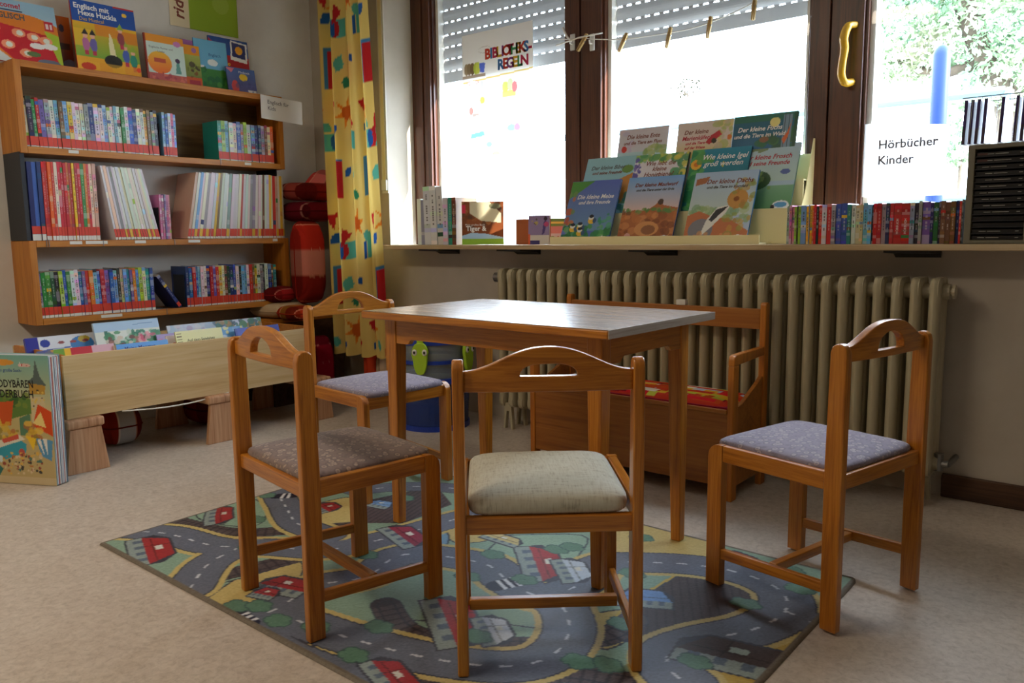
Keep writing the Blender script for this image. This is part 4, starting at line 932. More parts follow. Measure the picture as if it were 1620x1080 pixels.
# large picture book standing on the floor
W, H = .36, .525; c = Canvas(W, H, .0032, (150, 190, 176)); c.grad((206, 190, 140), (120, 172, 160), .30, H)
def tb_(x, y): return x, y
c.grad((196, 172, 120), (190, 176, 120), 0, .30)
c.poly([(0, .33), (.10, .36), (.16, .37), (.20, .36), (.27, .35), (.30, .30), (0, .22)], (96, 130, 60)); c.blobs(40, 0, .31, .25, .375, .02, [(60, 100, 50), (90, 130, 60), (120, 140, 60)], .8, ra)
c.poly([(.27, .36), (.33, .36), (.335, .24), (.27, .24)], (206, 190, 150)); c.poly([(.262, .42), (.34, .41), (.335, .37), (.268, .37)], (180, 140, 60)); c.poly([(.255, .415), (.345, .405), (.318, .44), (.30, .51), (.288, .44)], (90, 104, 100)); c.blobs(14, .27, .30, .33, .40, .006, [(70, 60, 50), (220, 190, 90)], .9, ra)
c.poly([(0, .33), (.09, .34), (.05, .23), (0, .20)], (206, 84, 34)); c.poly([(.10, .33), (.19, .34), (.17, .24), (.12, .235)], (200, 84, 34)); c.poly([(.06, .28), (.10, .33), (.13, .24), (.08, .21)], (214, 180, 70)); c.poly([(.30, .33), (.36, .30), (.36, .2), (.27, .24)], (214, 78, 30)); c.poly([(.27, .25), (.31, .30), (.33, .235)], (236, 210, 130)); c.poly([(.21, .27), (.26, .29), (.27, .2), (.21, .2)], (90, 130, 100))
c.blobs(40, 0, .17, .30, .25, .02, [(214, 176, 60), (236, 196, 80), (150, 130, 50), (180, 110, 60)], .75, ra)
c.poly([(.06, .14), (.20, .185), (.235, .165), (.23, .13), (.11, .09), (.06, .11)], (60, 160, 180)); c.poly([(.08, .165), (.20, .205), (.23, .185), (.2, .175), (.09, .14)], (226, 220, 200)); c.poly([(.12, .18), (.2, .205), (.2, .185), (.13, .165)], (206, 90, 70)); c.ell(.11, .10, .012, .014, (200, 220, 220)); c.ell(.21, .13, .014, .016, (190, 90, 80))
c.poly([(.28, .19), (.355, .185), (.345, .1), (.30, .12)], (90, 150, 190)); c.poly([(.31, .19), (.33, .19), (.33, .12)], (232, 232, 226)); c.poly([(.285, .185), (.3, .19), (.315, .12)], (232, 232, 226)); c.poly([(.235, .2), (.28, .19), (.265, .14)], (236, 196, 50))
c.blobs(70, .12, .04, .30, .13, .008, [(190, 120, 60), (80, 120, 110), (220, 200, 160), (150, 70, 60), (60, 60, 60), (226, 180, 80)], .9, ra); c.poly([(0, .14), (.03, .13), (.12, .06), (.1, .03), (.02, .04), (0, .06)], (60, 120, 110)); c.poly([(0, .12), (.02, .12), (.09, .05), (.04, .05), (0, .08)], (180, 60, 60)); c.rect(0, 0, W, .03, (214, 196, 160), .6)
c.ell(.155, .495, .05, .012, (214, 150, 60)); c.ell(.25, .485, .028, .008, (214, 180, 170)); c.blobs(6, .23, .475, .28, .495, .006, [(190, 60, 60), (230, 230, 230)], .9, ra)
p, r = face_y(-3.459, 1.085, .002, .02, math.radians(28))
tk = cover_book('large_picture_book', W, H*.975, .058, c, 'tall worn board picture book of a teddy bear town standing on the floor', p, r, (150, 190, 190), None, [('TEDDYBÄREN', .043, -.0, .398, m_black, {'fit': (-.088, .105), 'bold': .0006}), ('BILDERBUCH', .043, .002, .358, m_black, {'fit': (-.093, .103), 'bold': .0006}), ('Das große Such-', .018, .0, .452, m_blue, {})], cat='book', mat=m_matte, edge=(196, 200, 204))
for k in range(9):
    MB().box(.176, .1815+.001*(k % 3), .005+k*.0057, .0093+k*.0057, .004, H*.965-.002*(k % 2), [(200, 206, 214), (190, 120, 110), (220, 220, 214), (110, 130, 150), (206, 206, 206)][k % 5]).build('board_page', m_matte, tk)

# rolled cushions under the bin
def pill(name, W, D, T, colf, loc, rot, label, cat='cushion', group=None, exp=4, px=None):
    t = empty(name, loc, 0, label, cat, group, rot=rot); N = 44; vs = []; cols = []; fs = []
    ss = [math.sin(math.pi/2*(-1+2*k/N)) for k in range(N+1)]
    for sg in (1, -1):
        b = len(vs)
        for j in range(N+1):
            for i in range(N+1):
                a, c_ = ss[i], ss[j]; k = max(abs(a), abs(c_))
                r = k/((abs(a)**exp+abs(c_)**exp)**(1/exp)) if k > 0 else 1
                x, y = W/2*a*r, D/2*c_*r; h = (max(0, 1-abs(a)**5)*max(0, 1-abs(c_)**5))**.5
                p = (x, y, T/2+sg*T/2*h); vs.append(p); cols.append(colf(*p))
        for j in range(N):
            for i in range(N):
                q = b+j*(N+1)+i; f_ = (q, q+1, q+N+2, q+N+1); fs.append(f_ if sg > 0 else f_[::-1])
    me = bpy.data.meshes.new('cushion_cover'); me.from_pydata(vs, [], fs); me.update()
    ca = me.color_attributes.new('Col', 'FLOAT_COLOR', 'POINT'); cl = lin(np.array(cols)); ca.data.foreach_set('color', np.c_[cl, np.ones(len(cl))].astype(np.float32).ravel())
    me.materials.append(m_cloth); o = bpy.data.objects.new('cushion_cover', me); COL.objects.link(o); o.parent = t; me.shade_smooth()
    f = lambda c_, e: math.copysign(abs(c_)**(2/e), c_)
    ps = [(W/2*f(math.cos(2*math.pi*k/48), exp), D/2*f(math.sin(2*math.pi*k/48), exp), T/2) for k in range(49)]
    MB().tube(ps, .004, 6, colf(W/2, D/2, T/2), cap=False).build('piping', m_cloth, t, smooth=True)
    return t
def plaid(a, b=(214, 150, 140), w_=.10, ax=0):
    def g(x, y, z):
        q = (x, y, z)[ax]/w_+.5; k = (int(math.floor(q))+1) % 3; fr = q-math.floor(q)
        base = [a, b, tuple(v*.72 for v in a)][k]
        p = (y if ax == 0 else x)/(w_*1.1)+.5; k2 = int(math.floor(p)) % 2; f2 = p-math.floor(p)
        if fr < .05: return tuple(.5*v+.5*w for v, w in zip(base, (226, 190, 150)))
        return tuple(v*(.78 if k2 else 1) for v in base)
    return g
pill('floor_cushion', .26, .18, .18, plaid((180, 50, 30), (220, 214, 206), .08, 1), (-3.80, 1.62, .006), (0, 0, 0), 'red and pale rolled cushion stored under the book bin, left', group='cushions under the bin')
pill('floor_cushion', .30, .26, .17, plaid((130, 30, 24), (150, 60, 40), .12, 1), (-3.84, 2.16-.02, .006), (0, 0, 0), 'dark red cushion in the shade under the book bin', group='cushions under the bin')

# ---------------------------------------------------------------- cushions in the corner by the curtain
cx_, cy_ = -3.93, 2.90
pill('seat_cushion', .32, .30, .105, plaid((176, 40, 32), (196, 84, 70), .12, 0), (-3.965, 2.905, 1.165), (0, .05, 0), 'red plaid cushion lying on top of the corner cushion stack', group='stacked red cushions in the corner', exp=4.5)
pill('seat_cushion', .32, .30, .115, plaid((140, 24, 34), (130, 26, 42), .2, 0), (-3.965, 2.905, 1.045), (0, 0, 0), 'dark crimson cushion second from the top of the corner stack', group='stacked red cushions in the corner', exp=4.5)
pill('seat_cushion', .20, .22, .07, plaid((206, 70, 66), (214, 110, 100), .1, 0), (-3.95, 2.985, 1.235), (math.radians(50), .2, .2), 'pinkish red cushion propped up behind the top of the stack', group='stacked red cushions in the corner', exp=3)
pill('bolster_cushion', .46, .18, .16, plaid((186, 44, 30), (206, 124, 104), .145, 0), (-3.95, 2.80, .81), (0, math.radians(90), 0), 'large upright red plaid cushion with one pale stripe in the corner', group='stacked red cushions in the corner', exp=6)
pill('bolster_cushion', .50, .11, .14, plaid((186, 30, 30), (222, 206, 190), .085, 0), (-3.83, 2.995, .80), (0, math.radians(90), 0), 'narrow upright red striped cushion half behind the curtain', group='stacked red cushions in the corner', exp=6)
pill('seat_cushion', .24, .22, .09, plaid((176, 40, 40), (206, 96, 86), .07, 0), (-4.04, 2.68, .584), (0, 0, .1), 'small red plaid cushion below the right end of the lower shelf', group='stacked red cushions in the corner', exp=4)
pill('seat_cushion', .30, .28, .085, lambda x, y, z: (196, 172, 136), (-4.0, 2.69, .497), (0, 0, .1), 'beige cushion lying beside the end of the book bin', group='stacked red cushions in the corner', exp=4)
pill('seat_cushion', .20, .18, .08, plaid((196, 60, 30), (176, 110, 40), .06, 0), (-3.765, 2.635, .497), (0, 0, -.1), 'orange red patterned cushion under the upright cushions', group='stacked red cushions in the corner', exp=4)
pill('bolster_cushion', .38, .16, .13, plaid((140, 16, 40), (150, 20, 44), .1, 0), (-3.79, 2.74, .205), (0, math.radians(90), 0), 'crimson rolled cushion standing low behind the rear chair', group='stacked red cushions in the corner', exp=5)
pill('bolster_cushion', .38, .09, .10, plaid((190, 60, 36), (200, 70, 40), .1, 0), (-3.62, 3.005, .205), (0, math.radians(90), 0), 'rust red rolled cushion standing low behind the rear chair', group='stacked red cushions in the corner', exp=5)
pill('bolster_cushion',   .30, .09, .09, plaid((200, 176, 150), (196, 170, 140), .1, 0), (-3.51, 3.005, .16), (0, math.radians(90), 0), 'pale rolled mat standing under the curtain', group='stacked red cushions in the corner', exp=5)
pill('bolster_cushion', .34, .09, .11, plaid((110, 24, 30), (96, 20, 30), .1, 0), (-3.385, 3.005, .18), (0, math.radians(90), 0), 'dark maroon rolled mat standing under the curtain', group='stacked red cushions in the corner', exp=5)
# low cabinet they rest on
lc = empty('low_cabinet', (-3.88, 2.86, 0), 0, 'low dark brown cabinet in the corner carrying the cushions', 'cabinet')
MB().box(-.30, .01, -.33, .18, .475, .495).build('cabinet_top', m_shelf, lc, bev=.002)
for a, b in ((-.30, -.28), (-.012, .008)): MB().box(a, b, -.32, .17, .0, .475).build('cabinet_side', m_base, lc)
MB().box(-.28, -.012, .15, .17, .02, .475).build('cabinet_back', m_base, lc)
MB().box(-.28, -.012, -.32, .15, .24, .255).build('cabinet_shelf', m_base, lc)

# ---------------------------------------------------------------- curtain
CW, CHT = 1.25, 2.32
c = Canvas(CW, CHT, .007, (228, 200, 116)); rq = random.Random(12)
BL, RD, TL, OR, GR = (40, 90, 160), (188, 40, 44), (90, 176, 160), (224, 130, 40), (50, 130, 96)
def flower(x, y, s=1, col=OR):
    for k in range(6):
        a = k*math.pi/3+.3; c.poly([(x+.02*s*math.cos(a-.7), y+.02*s*math.sin(a-.7)), (x+.075*s*math.cos(a), y+.075*s*math.sin(a)), (x+.02*s*math.cos(a+.7), y+.02*s*math.sin(a+.7))], col)
    c.ell(x, y, .03*s, .03*s, (200, 96, 36))
def leaf(x, y, a, s=1, col=TL):
    P = [(x+s*(.06*t)*math.cos(a)-s*.022*math.sin(math.pi*t)*sg*math.sin(a), y+s*(.06*t)*math.sin(a)+s*.022*math.sin(math.pi*t)*sg*math.cos(a)) for sg, rg in ((1, range(6)), (-1, range(5, -1, -1))) for t in [q/5 for q in rg]]
    c.poly(P, col)
for row in range(4):
    for colm in range(3):
        x = .14+colm*.46+(.22 if row % 2 else 0); y = .14+row*.60
        flower(x, y, 1.25); leaf(x+.07, y-.05, -.6, 1.3); leaf(x-.07, y-.06, -2.4, 1.2, BL)
        c.rect(x+.10, y+.14, x+.20, y+.36, (70, 130, 180)); c.rect(x+.125, y+.14, x+.20, y+.34, RD); leaf(x+.21, y+.26, .8, 1, BL)
        leaf(x-.06, y+.22, 1.2, 1.6); leaf(x-.03, y+.17, -.3, 1.3, GR); c.poly([(x-.16, y+.05), (x-.10, y-.03), (x-.08, y+.06)], RD)
        c.rect(x-.14, y+.40, x+.02, y+.50, TL); c.ell(x-.06, y+.45, .032, .048, RD); c.ell(x-.075, y+.45, .022, .045, BL); c.rect(x-.17, y+.40, x-.145, y+.50, BL); c.poly([(x+.16, y-.14), (x+.23, y-.06), (x+.18, y-.02)], RD)
def curt(u, v):
    z = .292+v*CHT; xl = -3.800+.015*v; xr = -3.315-.095*v
    w_ = u+.018*math.sin(9*u+2)
    x = xl+(xr-xl)*w_+.010*math.sin(2*math.pi*4*u+1.0)*(1-.3*v)
    am = .030+.016*math.sin(3*u+1); y = 2.895+am*math.sin(2*math.pi*4*u+.4)+.009*math.sin(2*math.pi*9*u+1.3*v)+.006*math.sin(4*v+7*u)
    if u > .93: z += .0
    return (x, y, z+.012*math.sin(2*math.pi*4*u))
ct = empty('curtain', (0, 0, 0), 0, 'yellow curtain printed with orange flowers and coloured shapes', 'curtain')
surf('curtain_fabric', curt, 260, 240, m_curtain, ct, np.array([[c.a[min(c.ny, int(j/240*c.ny)), min(c.nx, int(i/260*c.nx))] for i in range(261)] for j in range(241)]))
MB().tube([(-4.1, 2.9, 2.63), (1.4, 2.9, 2.63)], .012, 10).build('curtain_rail', m_white, ct)
for k in range(12): xx = -3.72+.036*k; MB().tube([(xx, 2.9, 2.60), (xx, 2.9, 2.615)], .009, 8).build('curtain_ring', m_white, ct)
# shutter strap with its bracket on the pier
t = empty('shutter_strap', (0, 0, 0), 0, 'beige shutter strap running down the wall beside the window', 'strap')
xs_ = ony(602, 100, PY-.01)[0]
MB().box(xs_-.013, xs_+.013, PY-.010, PY-.007, 1.26, 2.6).build('webbing', m_cream, t); MB().box(xs_-.021, xs_+.021, PY-.016, PY-.001, 1.215, 1.275).build('strap_bracket', m_white, t, bev=.003); MB().box(xs_-.026, xs_+.026, PY-.005, PY-.0005, 1.20, 2.6).build('strap_channel', m_white, t)
# socket box with cable in the corner
t = empty('socket_box', (0, 0, 0), 0, 'small off-white wall box with thin cable above the red cushions', 'socket')
q = ony(487, 271, PY)
MB().box(q[0]-.04, q[0]+.04, PY-.032, PY-.001, q[2]-.038, q[2]+.038).build('box_body', m_wall, t, bev=.005)
MB().tube([(q[0]-.03, PY-.006, q[2]+.04), (q[0]-.05, PY-.006, q[2]+.3), (q[0]-.045, PY-.006, 2.7)], .004, 6).build('cable', m_wall, t, smooth=True); MB().tube([(q[0]+.0, PY-.006, q[2]-.04), (q[0]+.0, PY-.006, q[2]-.16)], .005, 6).build('cable', m_wall, t, smooth=True)

# ---------------------------------------------------------------- poster hung on the left window pane
W, H = .50, .66; c = Canvas(W, H, .004, (232, 228, 222))
c.rect(0, .0, W, H*.66, (240, 240, 236)); c.line([(0, .405), (W, .425)], .008, (226, 196, 110)); c.ell(.075, .40, .045, .012, (230, 150, 140)); c.ell(.075, .40, .040, .009, (240, 236, 230))
for x, col in ((.03, (150, 130, 100)), (.05, (130, 110, 84)), (.075, (110, 90, 60)), (.10, (170, 180, 70)), (.115, (190, 196, 80))): c.ell(x, .475, .018, .032, col)
c.poly([(.125, .50), (.17, .495), (.16, .445), (.13, .45)], (90, 110, 200)); c.rect(.0, .425, .17, .44, (150, 130, 110)); c.ell(.165, .565, .045, .018, (200, 190, 180)); c.ell(.165, .565, .042, .015, (232, 228, 222))
c.line([(.145, .40), (.145, .31)], .003, (160, 150, 140)); c.ell(.145, .30, .018, .02, (226, 206, 90)); c.ell(.06, .25, .014, .022, (190, 130, 120)); c.poly([(.07, .215), (.12, .225), (.12, .235), (.07, .235)], (170, 150, 140))
c.rect(.29, .30, .38, .33, (230, 190, 110)); c.ell(.31, .35, .022, .03, (190, 210, 100)); c.ell(.345, .36, .02, .032, (190, 190, 150)); c.ell(.375, .345, .018, .028, (220, 120, 120))
c.poly([(.05, .10), (.16, .11), (.15, .135), (.06, .125)], (120, 190, 200)); c.line([(.07, .10), (.065, .03)], .004, (150, 140, 170)); c.line([(.145, .105), (.14, .03)], .004, (150, 140, 170)); c.ell(.12, .02, .03, .014, (200, 180, 220)); c.ell(.19, .06, .02, .016, (150, 200, 220))
c.ell(.37, .17, .02, .03, (220, 190, 200)); c.ell(.35, .135, .03, .018, (150, 190, 200)); c.ell(.39, .135, .02, .018, (220, 150, 180)); c.ell(.24, .0, .03, .02, (230, 220, 150))
t = empty('window_poster', (-2.905, 3.372, 1.388), 0, 'white library rules poster with coloured capitals taped inside the left window', 'poster')
m_poster = ptd('translucent_poster', .7, .3, transl=.18)
surf('poster_sheet', lambda u, v: ((u-.5)*W, 0, v*H), c.nx, c.ny, m_poster, t, c.a, smooth=False)
cl5 = [(200, 60, 40), (60, 120, 190), (190, 40, 80), (60, 150, 90), (220, 170, 40), (150, 80, 150)]
mm5 = [plain('poster_ink_%d' % i if 0 else 'poster_ink', q, .7) for i, q in enumerate(cl5)]
for k, ch in enumerate('BIBLIOTHEKS-'): text('poster_letter', ch, .074, -.062+k*.0268, .535, mm5[(k*7+k//3) % 6], t, y=-.001, bold=.003)
for k, ch in enumerate('REGELN'): text('poster_letter', ch, .074, .03+k*.033, .468, mm5[(k*5+1) % 6], t, y=-.001, bold=.003)
text('poster_caption', 'ANTON SAGT', .012, .07, .59, m_grey, t, y=-.001) if 0 else None
for s_, x, z in (('BÜCHER NICHT', -.10, .205), ('MIT ESSEN LESEN', -.10, .19), ('KEINE BÜCHER', .08, .27), ('BEMALEN', .08, .255), ('LEISE SEIN', .04, .155)): text('poster_caption', s_, .013, x, z, m_blue, t, y=-.001)

# sign on the right window
t = empty('window_sign', (-.850, 3.372, 1.085), 0, 'white paper sign for childrens audio books taped on the right window', 'sign')
MB().add([(-.148, 0, 0), (.15, 0, -.004), (.152, 0, .255), (-.148, 0, .283)], [(0, 1, 2, 3)]).build('paper_sheet', m_sheet, t)
text('sign_lettering', 'Hörbücher', .047, -.09, .197, m_grey, t, y=-.001, align='LEFT', bold=.0014); text('sign_lettering', 'Kinder', .047, -.09, .137, m_grey, t, y=-.001, align='LEFT', bold=.0014)

# ---------------------------------------------------------------- hooks, cord and clothes pegs
LY = 3.30
cordpx = [(876, 62), (898, 62), (920, 60), (940, 62), (985, 62), (1040, 55), (1090, 46), (1125, 35), (1165, 18), (1195, 2), (1240, -30), (1283, -60)]
pts = [tuple(ony(x, y, LY)) for x, y in cordpx]
t = empty('clothesline', (0, 0, 0), 0, 'thin white cord strung across the windows to hold pictures', 'cord')
MB().tube(smoothline(pts, 4), .0022, 6).build('cord', m_string, t, smooth=True)
a, b = ony(880, 72, LY-.01), ony(953, 52, LY-.01)
MB().tube([tuple(a), tuple((a+b)/2+np.array([0, 0, .008])), tuple(b)], .0035, 6).build('cord_end', m_string, t, smooth=True)
MB().tube([tuple(ony(890, 44, LY)), tuple(ony(897, 58, LY)), tuple(ony(905, 66, LY))], .005, 6).build('cord_knot', m_string, t, smooth=True)
for px, lb in ((906, 'white adhesive hook on the left half of the window mullion'), (937, 'white adhesive hook on the right half of the window mullion')):
    q = ony(px, 66, 3.33); o = empty('adhesive_hook', tuple(q), 0, lb, 'hook')
    MB().box(-.014, .014, -.004, .003, -.042, .036).build('hook_plate', m_sheet, o, bev=.003); MB().tube([(0, -.004, -.01), (0, -.022, -.012), (0, -.026, .004)], .004, 8).build('hook_prong', m_sheet, o, smooth=True)
pegs = [((922, 66), 38, 'beside the adhesive hooks on the mullion'), ((986, 66), 30, 'first one right of the mullion'), ((1058, 58), 14, 'near the middle of the cord'), ((1122, 42), 9, 'in front of the shutter edge'), ((1193, 12), 5, 'highest one on the right')]
for (px, py), an, lb in pegs:
    q = ony(px, py, LY-.003); o = empty('clothes_peg', tuple(q), 0, 'wooden clothes peg on the cord, '+lb, 'clothes peg', 'clothes pegs on the cord', rot=(0, math.radians(an), 0)); o.scale = (1.2, 1.2, 1.2)
    for s_ in (-1, 1): MB().prism([(s_*.001, .035), (s_*.006, .032), (s_*.0075, 0), (s_*.006, -.040), (s_*.002, -.042), (s_*.001, -.01)], -.005, .005, 'xz').build('prong', m_peg, o, bev=.0008)
    MB().tube([(-.009, 0, .004), (.009, 0, .004)], .0035, 8).build('spring', m_metal, o)
# ---------------------------------------------------------------- cream display stand with picture books
ds = empty('display_stand', (-1.73, 3.02, SZ), 0, 'cream cardboard three step display stand on the sill full of picture books', 'display stand')
hw = .555; L = MB().box(-hw, hw-.09, 0, .004, 0, .036).box(-hw, hw-.09, .004, .115, 0, .006); L.build('front_tray', m_cream, ds)
MB().box(-hw+.07, hw, .118, .124, .0, .14).box(-hw+.07, hw, .124, .205, .134, .140).build('second_step', m_cream, ds)
MB().box(-hw+.07, hw, .206, .212, .0, .255).box(-hw+.07, hw, .212, .300, .249, .255).build('third_step', m_cream, ds)
MB().box(-hw+.07, hw, .300, .304, .0, .36).build('back_board', m_cream, ds)
MB().prism([(.09, 0), (.304, 0), (.315, .42), (.30, .42), (.22, .20)], hw, hw+.003, 'yz').build('side_wing', m_cream, ds)
def pb(cx, y, z, W, H, lean, col, fn, label, texts, spine, T=.010):
    c = CV(W, H, col, .0028); fn(c, W, H); p, r = face_y(cx, y, z, math.radians(lean))
    return cover_book('picture_book', W, H, T, c, label, p, r, spine, 'picture books on the window display', texts)
def badge(c, W): c.ell(W-.04, .012, .035, .022, (236, 240, 244)); c.ell(W-.04, .016, .026, .012, (90, 160, 216)); c.ell(W-.072, .006, .008, .01, (40, 40, 44))
rb = random.Random(77)
def meise(c, W, H):
    c.grad((110, 150, 190), (92, 110, 190), .06, H); c.poly([(0, H), (.13, H), (.06, H-.05), (0, H-.09)], (84, 150, 70)); c.blobs(10, 0, .05, .04, H-.06, .016, [(214, 120, 70), (200, 90, 60), (120, 150, 90)], .8, rb); c.blobs(60, 0, 0, W, .085, .022, [(50, 130, 70), (84, 160, 90), (120, 176, 110), (40, 110, 70)], .8, rb); c.blobs(10, .19, .07, W-.01, .14, .014, [(60, 150, 110), (90, 170, 130)], .8, rb)
    for x, y in ((.155, .11), (.06, .07), (.10, .075), (.105, .05)): c.ell(x, y, .019, .016, (236, 190, 60)); c.ell(x-.004, y+.014, .014, .011, (236, 236, 230)); c.ell(x-.004, y+.021, .013, .008, (30, 36, 50)); c.ell(x+.016, y, .010, .013, (60, 90, 130))
    badge(c, W)
def maulwurf(c, W, H):
    c.grad((226, 196, 190), (120, 170, 226), .15, H); c.poly([(0, .14), (.06, .155), (.12, .15), (.16, .175), (.185, .205), (.2, .175), (W, .16), (W, 0), (0, 0)], (176, 104, 56)); c.ell(.185, .19, .014, .014, (84, 60, 50)); c.blobs(26, 0, .14, W, .16, .012, [(90, 140, 70), (130, 150, 80)], .8, rb); c.blobs(60, 0, 0, W, .14, .022, [(196, 120, 60), (150, 84, 44), (210, 140, 80), (128, 72, 40)], .7, rb); c.ell(.14, .065, .06, .035, (214, 150, 90)); c.ell(.15, .06, .035, .022, (150, 96, 60)); c.ell(.05, .03, .016, .016, (214, 160, 150)); badge(c, W)
def dachs(c, W, H):
    c.grad((200, 214, 206), (170, 196, 226), .12, H); c.blobs(30, 0, .10, W, .15, .025, [(150, 180, 120), (130, 170, 130), (180, 200, 150)], .7, rb); c.poly([(0, .12), (.05, .14), (.10, .12), (W*.7, .10), (W, .05), (W, 0), (0, 0)], (196, 116, 70)); c.ell(.07, .055, .055, .05, (130, 130, 140)); c.poly([(.07, .02), (.09, .10), (.13, .155), (.185, .165), (.17, .13), (.11, .06)], (232, 232, 226)); c.poly([(.10, .10), (.125, .145), (.178, .160), (.15, .13), (.115, .09)], (48, 48, 54)); c.ell(.21, .19, .045, .042, (206, 150, 70)); c.ell(.205, .19, .012, .011, (150, 90, 40)); c.blobs(30, .17, .02, W, .28, .018, [(206, 160, 70), (150, 160, 70), (190, 130, 60)], .6, rb); c.poly([(.01, .285), (.07, .295), (.055, .265), (.01, .255)], (176, 110, 70)); c.blobs(14, 0, 0, .25, .04, .012, [(120, 60, 44), (220, 150, 90)], .7, rb); badge(c, W)
def biber(c, W, H): c.grad((150, 200, 206), (150, 196, 206)); c.poly([(.20, .17), (W, .2), (W, .05), (.2, .05)], (206, 140, 60)); c.ell(.235, .22, .03, .02, (110, 150, 70)); c.blobs(20, 0, 0, W, .1, .02, [(60, 140, 130), (90, 160, 120)], .8, rb)
def biene(c, W, H): c.grad((226, 220, 226), (226, 222, 226)); c.blobs(60, 0, H-.03, W, H, .02, [(80, 150, 90), (110, 170, 110), (190, 200, 90)], .7, rb); c.blobs(40, W-.06, .12, W, H, .02, [(70, 140, 90), (100, 160, 110), (220, 206, 90)], .8, rb); c.blobs(26, .0, .14, .035, .26, .012, [(100, 90, 170), (130, 120, 190)], .9, rb)
def igel(c, W, H): c.grad((30, 110, 110), (40, 140, 170)); c.blobs(40, 0, .0, .07, H, .03, [(60, 150, 80), (40, 130, 80), (90, 170, 90)], .8, rb); c.ell(.03, .215, .026, .024, (240, 180, 50)); c.ell(.03, .215, .012, .011, (220, 120, 30)); c.blobs(24, .0, 0, W, .14, .03, [(40, 130, 70), (70, 160, 90)], .7, rb); c.ell(.155, .21, .006, .014, (190, 190, 80)); c.blobs(12, .03, H-.06, .10, H-.02, .02, [(90, 160, 80)], .8, rb)
def frosch(c, W, H): c.grad((190, 214, 206), (180, 206, 222), .12, H); c.line([(.0, H-.03), (.08, H-.022), (.13, H-.02), (.1, H-.03)], .012, (130, 150, 110)); c.grad((90, 150, 100), (130, 180, 140), .0, .10); c.ell(.11, .125, .06, .042, (60, 100, 50)); c.ell(.10, .13, .035, .025, (96, 140, 60)); c.blobs(16, .05, .09, .17, .16, .012, [(130, 160, 80), (50, 84, 44)], .7, rb); c.ell(.225, .16, .02, .012, (90, 110, 170)); badge(c, W)
def ente(c, W, H): c.grad((206, 226, 230), (214, 206, 214)); c.blobs(14, 0, .16, .08, H, .02, [(196, 190, 220), (220, 200, 210)], .5, rb); c.ell(.035, .185, .014, .016, (206, 60, 50)); c.grad((120, 190, 200), (190, 220, 226), 0, .17); c.blobs(16, .15, .15, W, .19, .02, [(150, 180, 110), (180, 196, 120)], .7, rb)
def kaefer(c, W, H): c.grad((230, 206, 120), (222, 206, 196), .12, .2); c.blobs(30, .19, .15, W, H, .018, [(180, 190, 110), (226, 206, 120), (206, 190, 160)], .7, rb); c.poly([(.14, .185), (.16, .175), (.215, .215), (.20, .235), (.165, .215)], (190, 30, 40)); c.ell(.18, .19, .012, .012, (60, 50, 30)); c.ell(.25, .2, .01, .012, (220, 120, 40))
def fuchs(c, W, H): c.grad((20, 100, 160), (24, 100, 120)); c.blobs(40, .12, 0, W, .2, .03, [(40, 110, 60), (60, 120, 60), (30, 90, 60)], .7, rb); c.rect(0, H-.03, W, H, (30, 110, 90)); c.ell(.18, .245, .022, .020, (236, 226, 140)); c.rect(.215, .12, .25, H-.01, (120, 150, 170)); c.line([(.222, .12), (.222, H)], .004, (50, 70, 80)); c.line([(.238, .12), (.238, H)], .004, (50, 70, 80)); c.poly([(.215, .17), (.235, .2), (.25, .245), (.24, .18), (.225, .15)], (214, 100, 40)); c.ell(.14, .175, .02, .012, (130, 90, 60)); c.rect(W-.012, 0, W, H, (30, 90, 60))
SH = {'shear': .25, 'bold': .0005}
pb(-2.115, 3.045, SZ+.0065, .270, .310, 22, (92, 110, 190), meise, 'picture book about a little titmouse, blue with three yellow birds', [('Die kleine Meise', .030, .012, .228, m_whitet, SH), ('und ihre Freunde', .025, .012, .200, m_whitet, SH)], (60, 110, 170))
pb(-1.80, 3.045, SZ+.0065, .275, .312, 22, (180, 160, 200), maulwurf, 'picture book about a little mole, brown earth under pink sky', [('Der kleine Maulwurf', .025, .005, .272, m_brownt, SH), ('und die Tiere unter der Erde', .016, .005, .248, m_grey, SH)], (50, 100, 170))
pb(-1.47, 3.045, SZ+.0065, .280, .315, 22, (180, 200, 226), dachs, 'picture book about a little badger, pale blue with grey badger', [('Der kleine Dachs', .029, .020, .270, m_brownt, SH), ('und die Tiere im Kornfeld', .017, .012, .245, m_grey, SH)], (60, 120, 180))
pb(-2.093, 3.150, SZ+.1405, .270, .285, 22, (150, 200, 206), biber, 'pale turquoise picture book with orange patch, left in second row', [('Der kleine Biber', .028, -.01, .232, m_grey, SH), ('und seine Freunde', .022, -.01, .206, m_brownt, SH)], (70, 150, 150))
pb(-1.825, 3.150, SZ+.1405, .268, .282, 22, (226, 220, 226), biene, 'white picture book about a honey bee with leafy border', [('Wie lebt die', .030, .0, .235, m_brownt, SH), ('kleine', .030, .0, .208, m_brownt, SH), ('Honigbiene?', .030, .0, .181, m_brownt, SH)], (40, 110, 90))
pb(-1.54, 3.150, SZ+.1405, .270, .285, 22, (40, 130, 160), igel, 'teal picture book about young hedgehogs with a yellow flower', [('Wie kleine Igel', .034, .02, .245, m_whitet, SH), ('groß werden', .034, .02, .213, m_whitet, SH)], (30, 90, 120))
pb(-1.339, 3.164, SZ+.1405, .270, .285, 22, (180, 206, 222), frosch, 'pale picture book about a little frog, right end of second row', [('Der kleine Frosch', .029, .0, .228, m_redt, SH), ('und seine Freunde', .027, .0, .200, m_redt, SH)], (90, 130, 120))
pb(-1.944, 3.236, SZ+.2555, .260, .280, 12, (214, 206, 214), ente, 'pale lilac picture book about a little duck, top row left', [('Die kleine Ente', .028, .0, .240, m_brownt, SH), ('und die Tiere am Fluss', .022, .0, .212, m_brownt, SH)], (200, 200, 210))
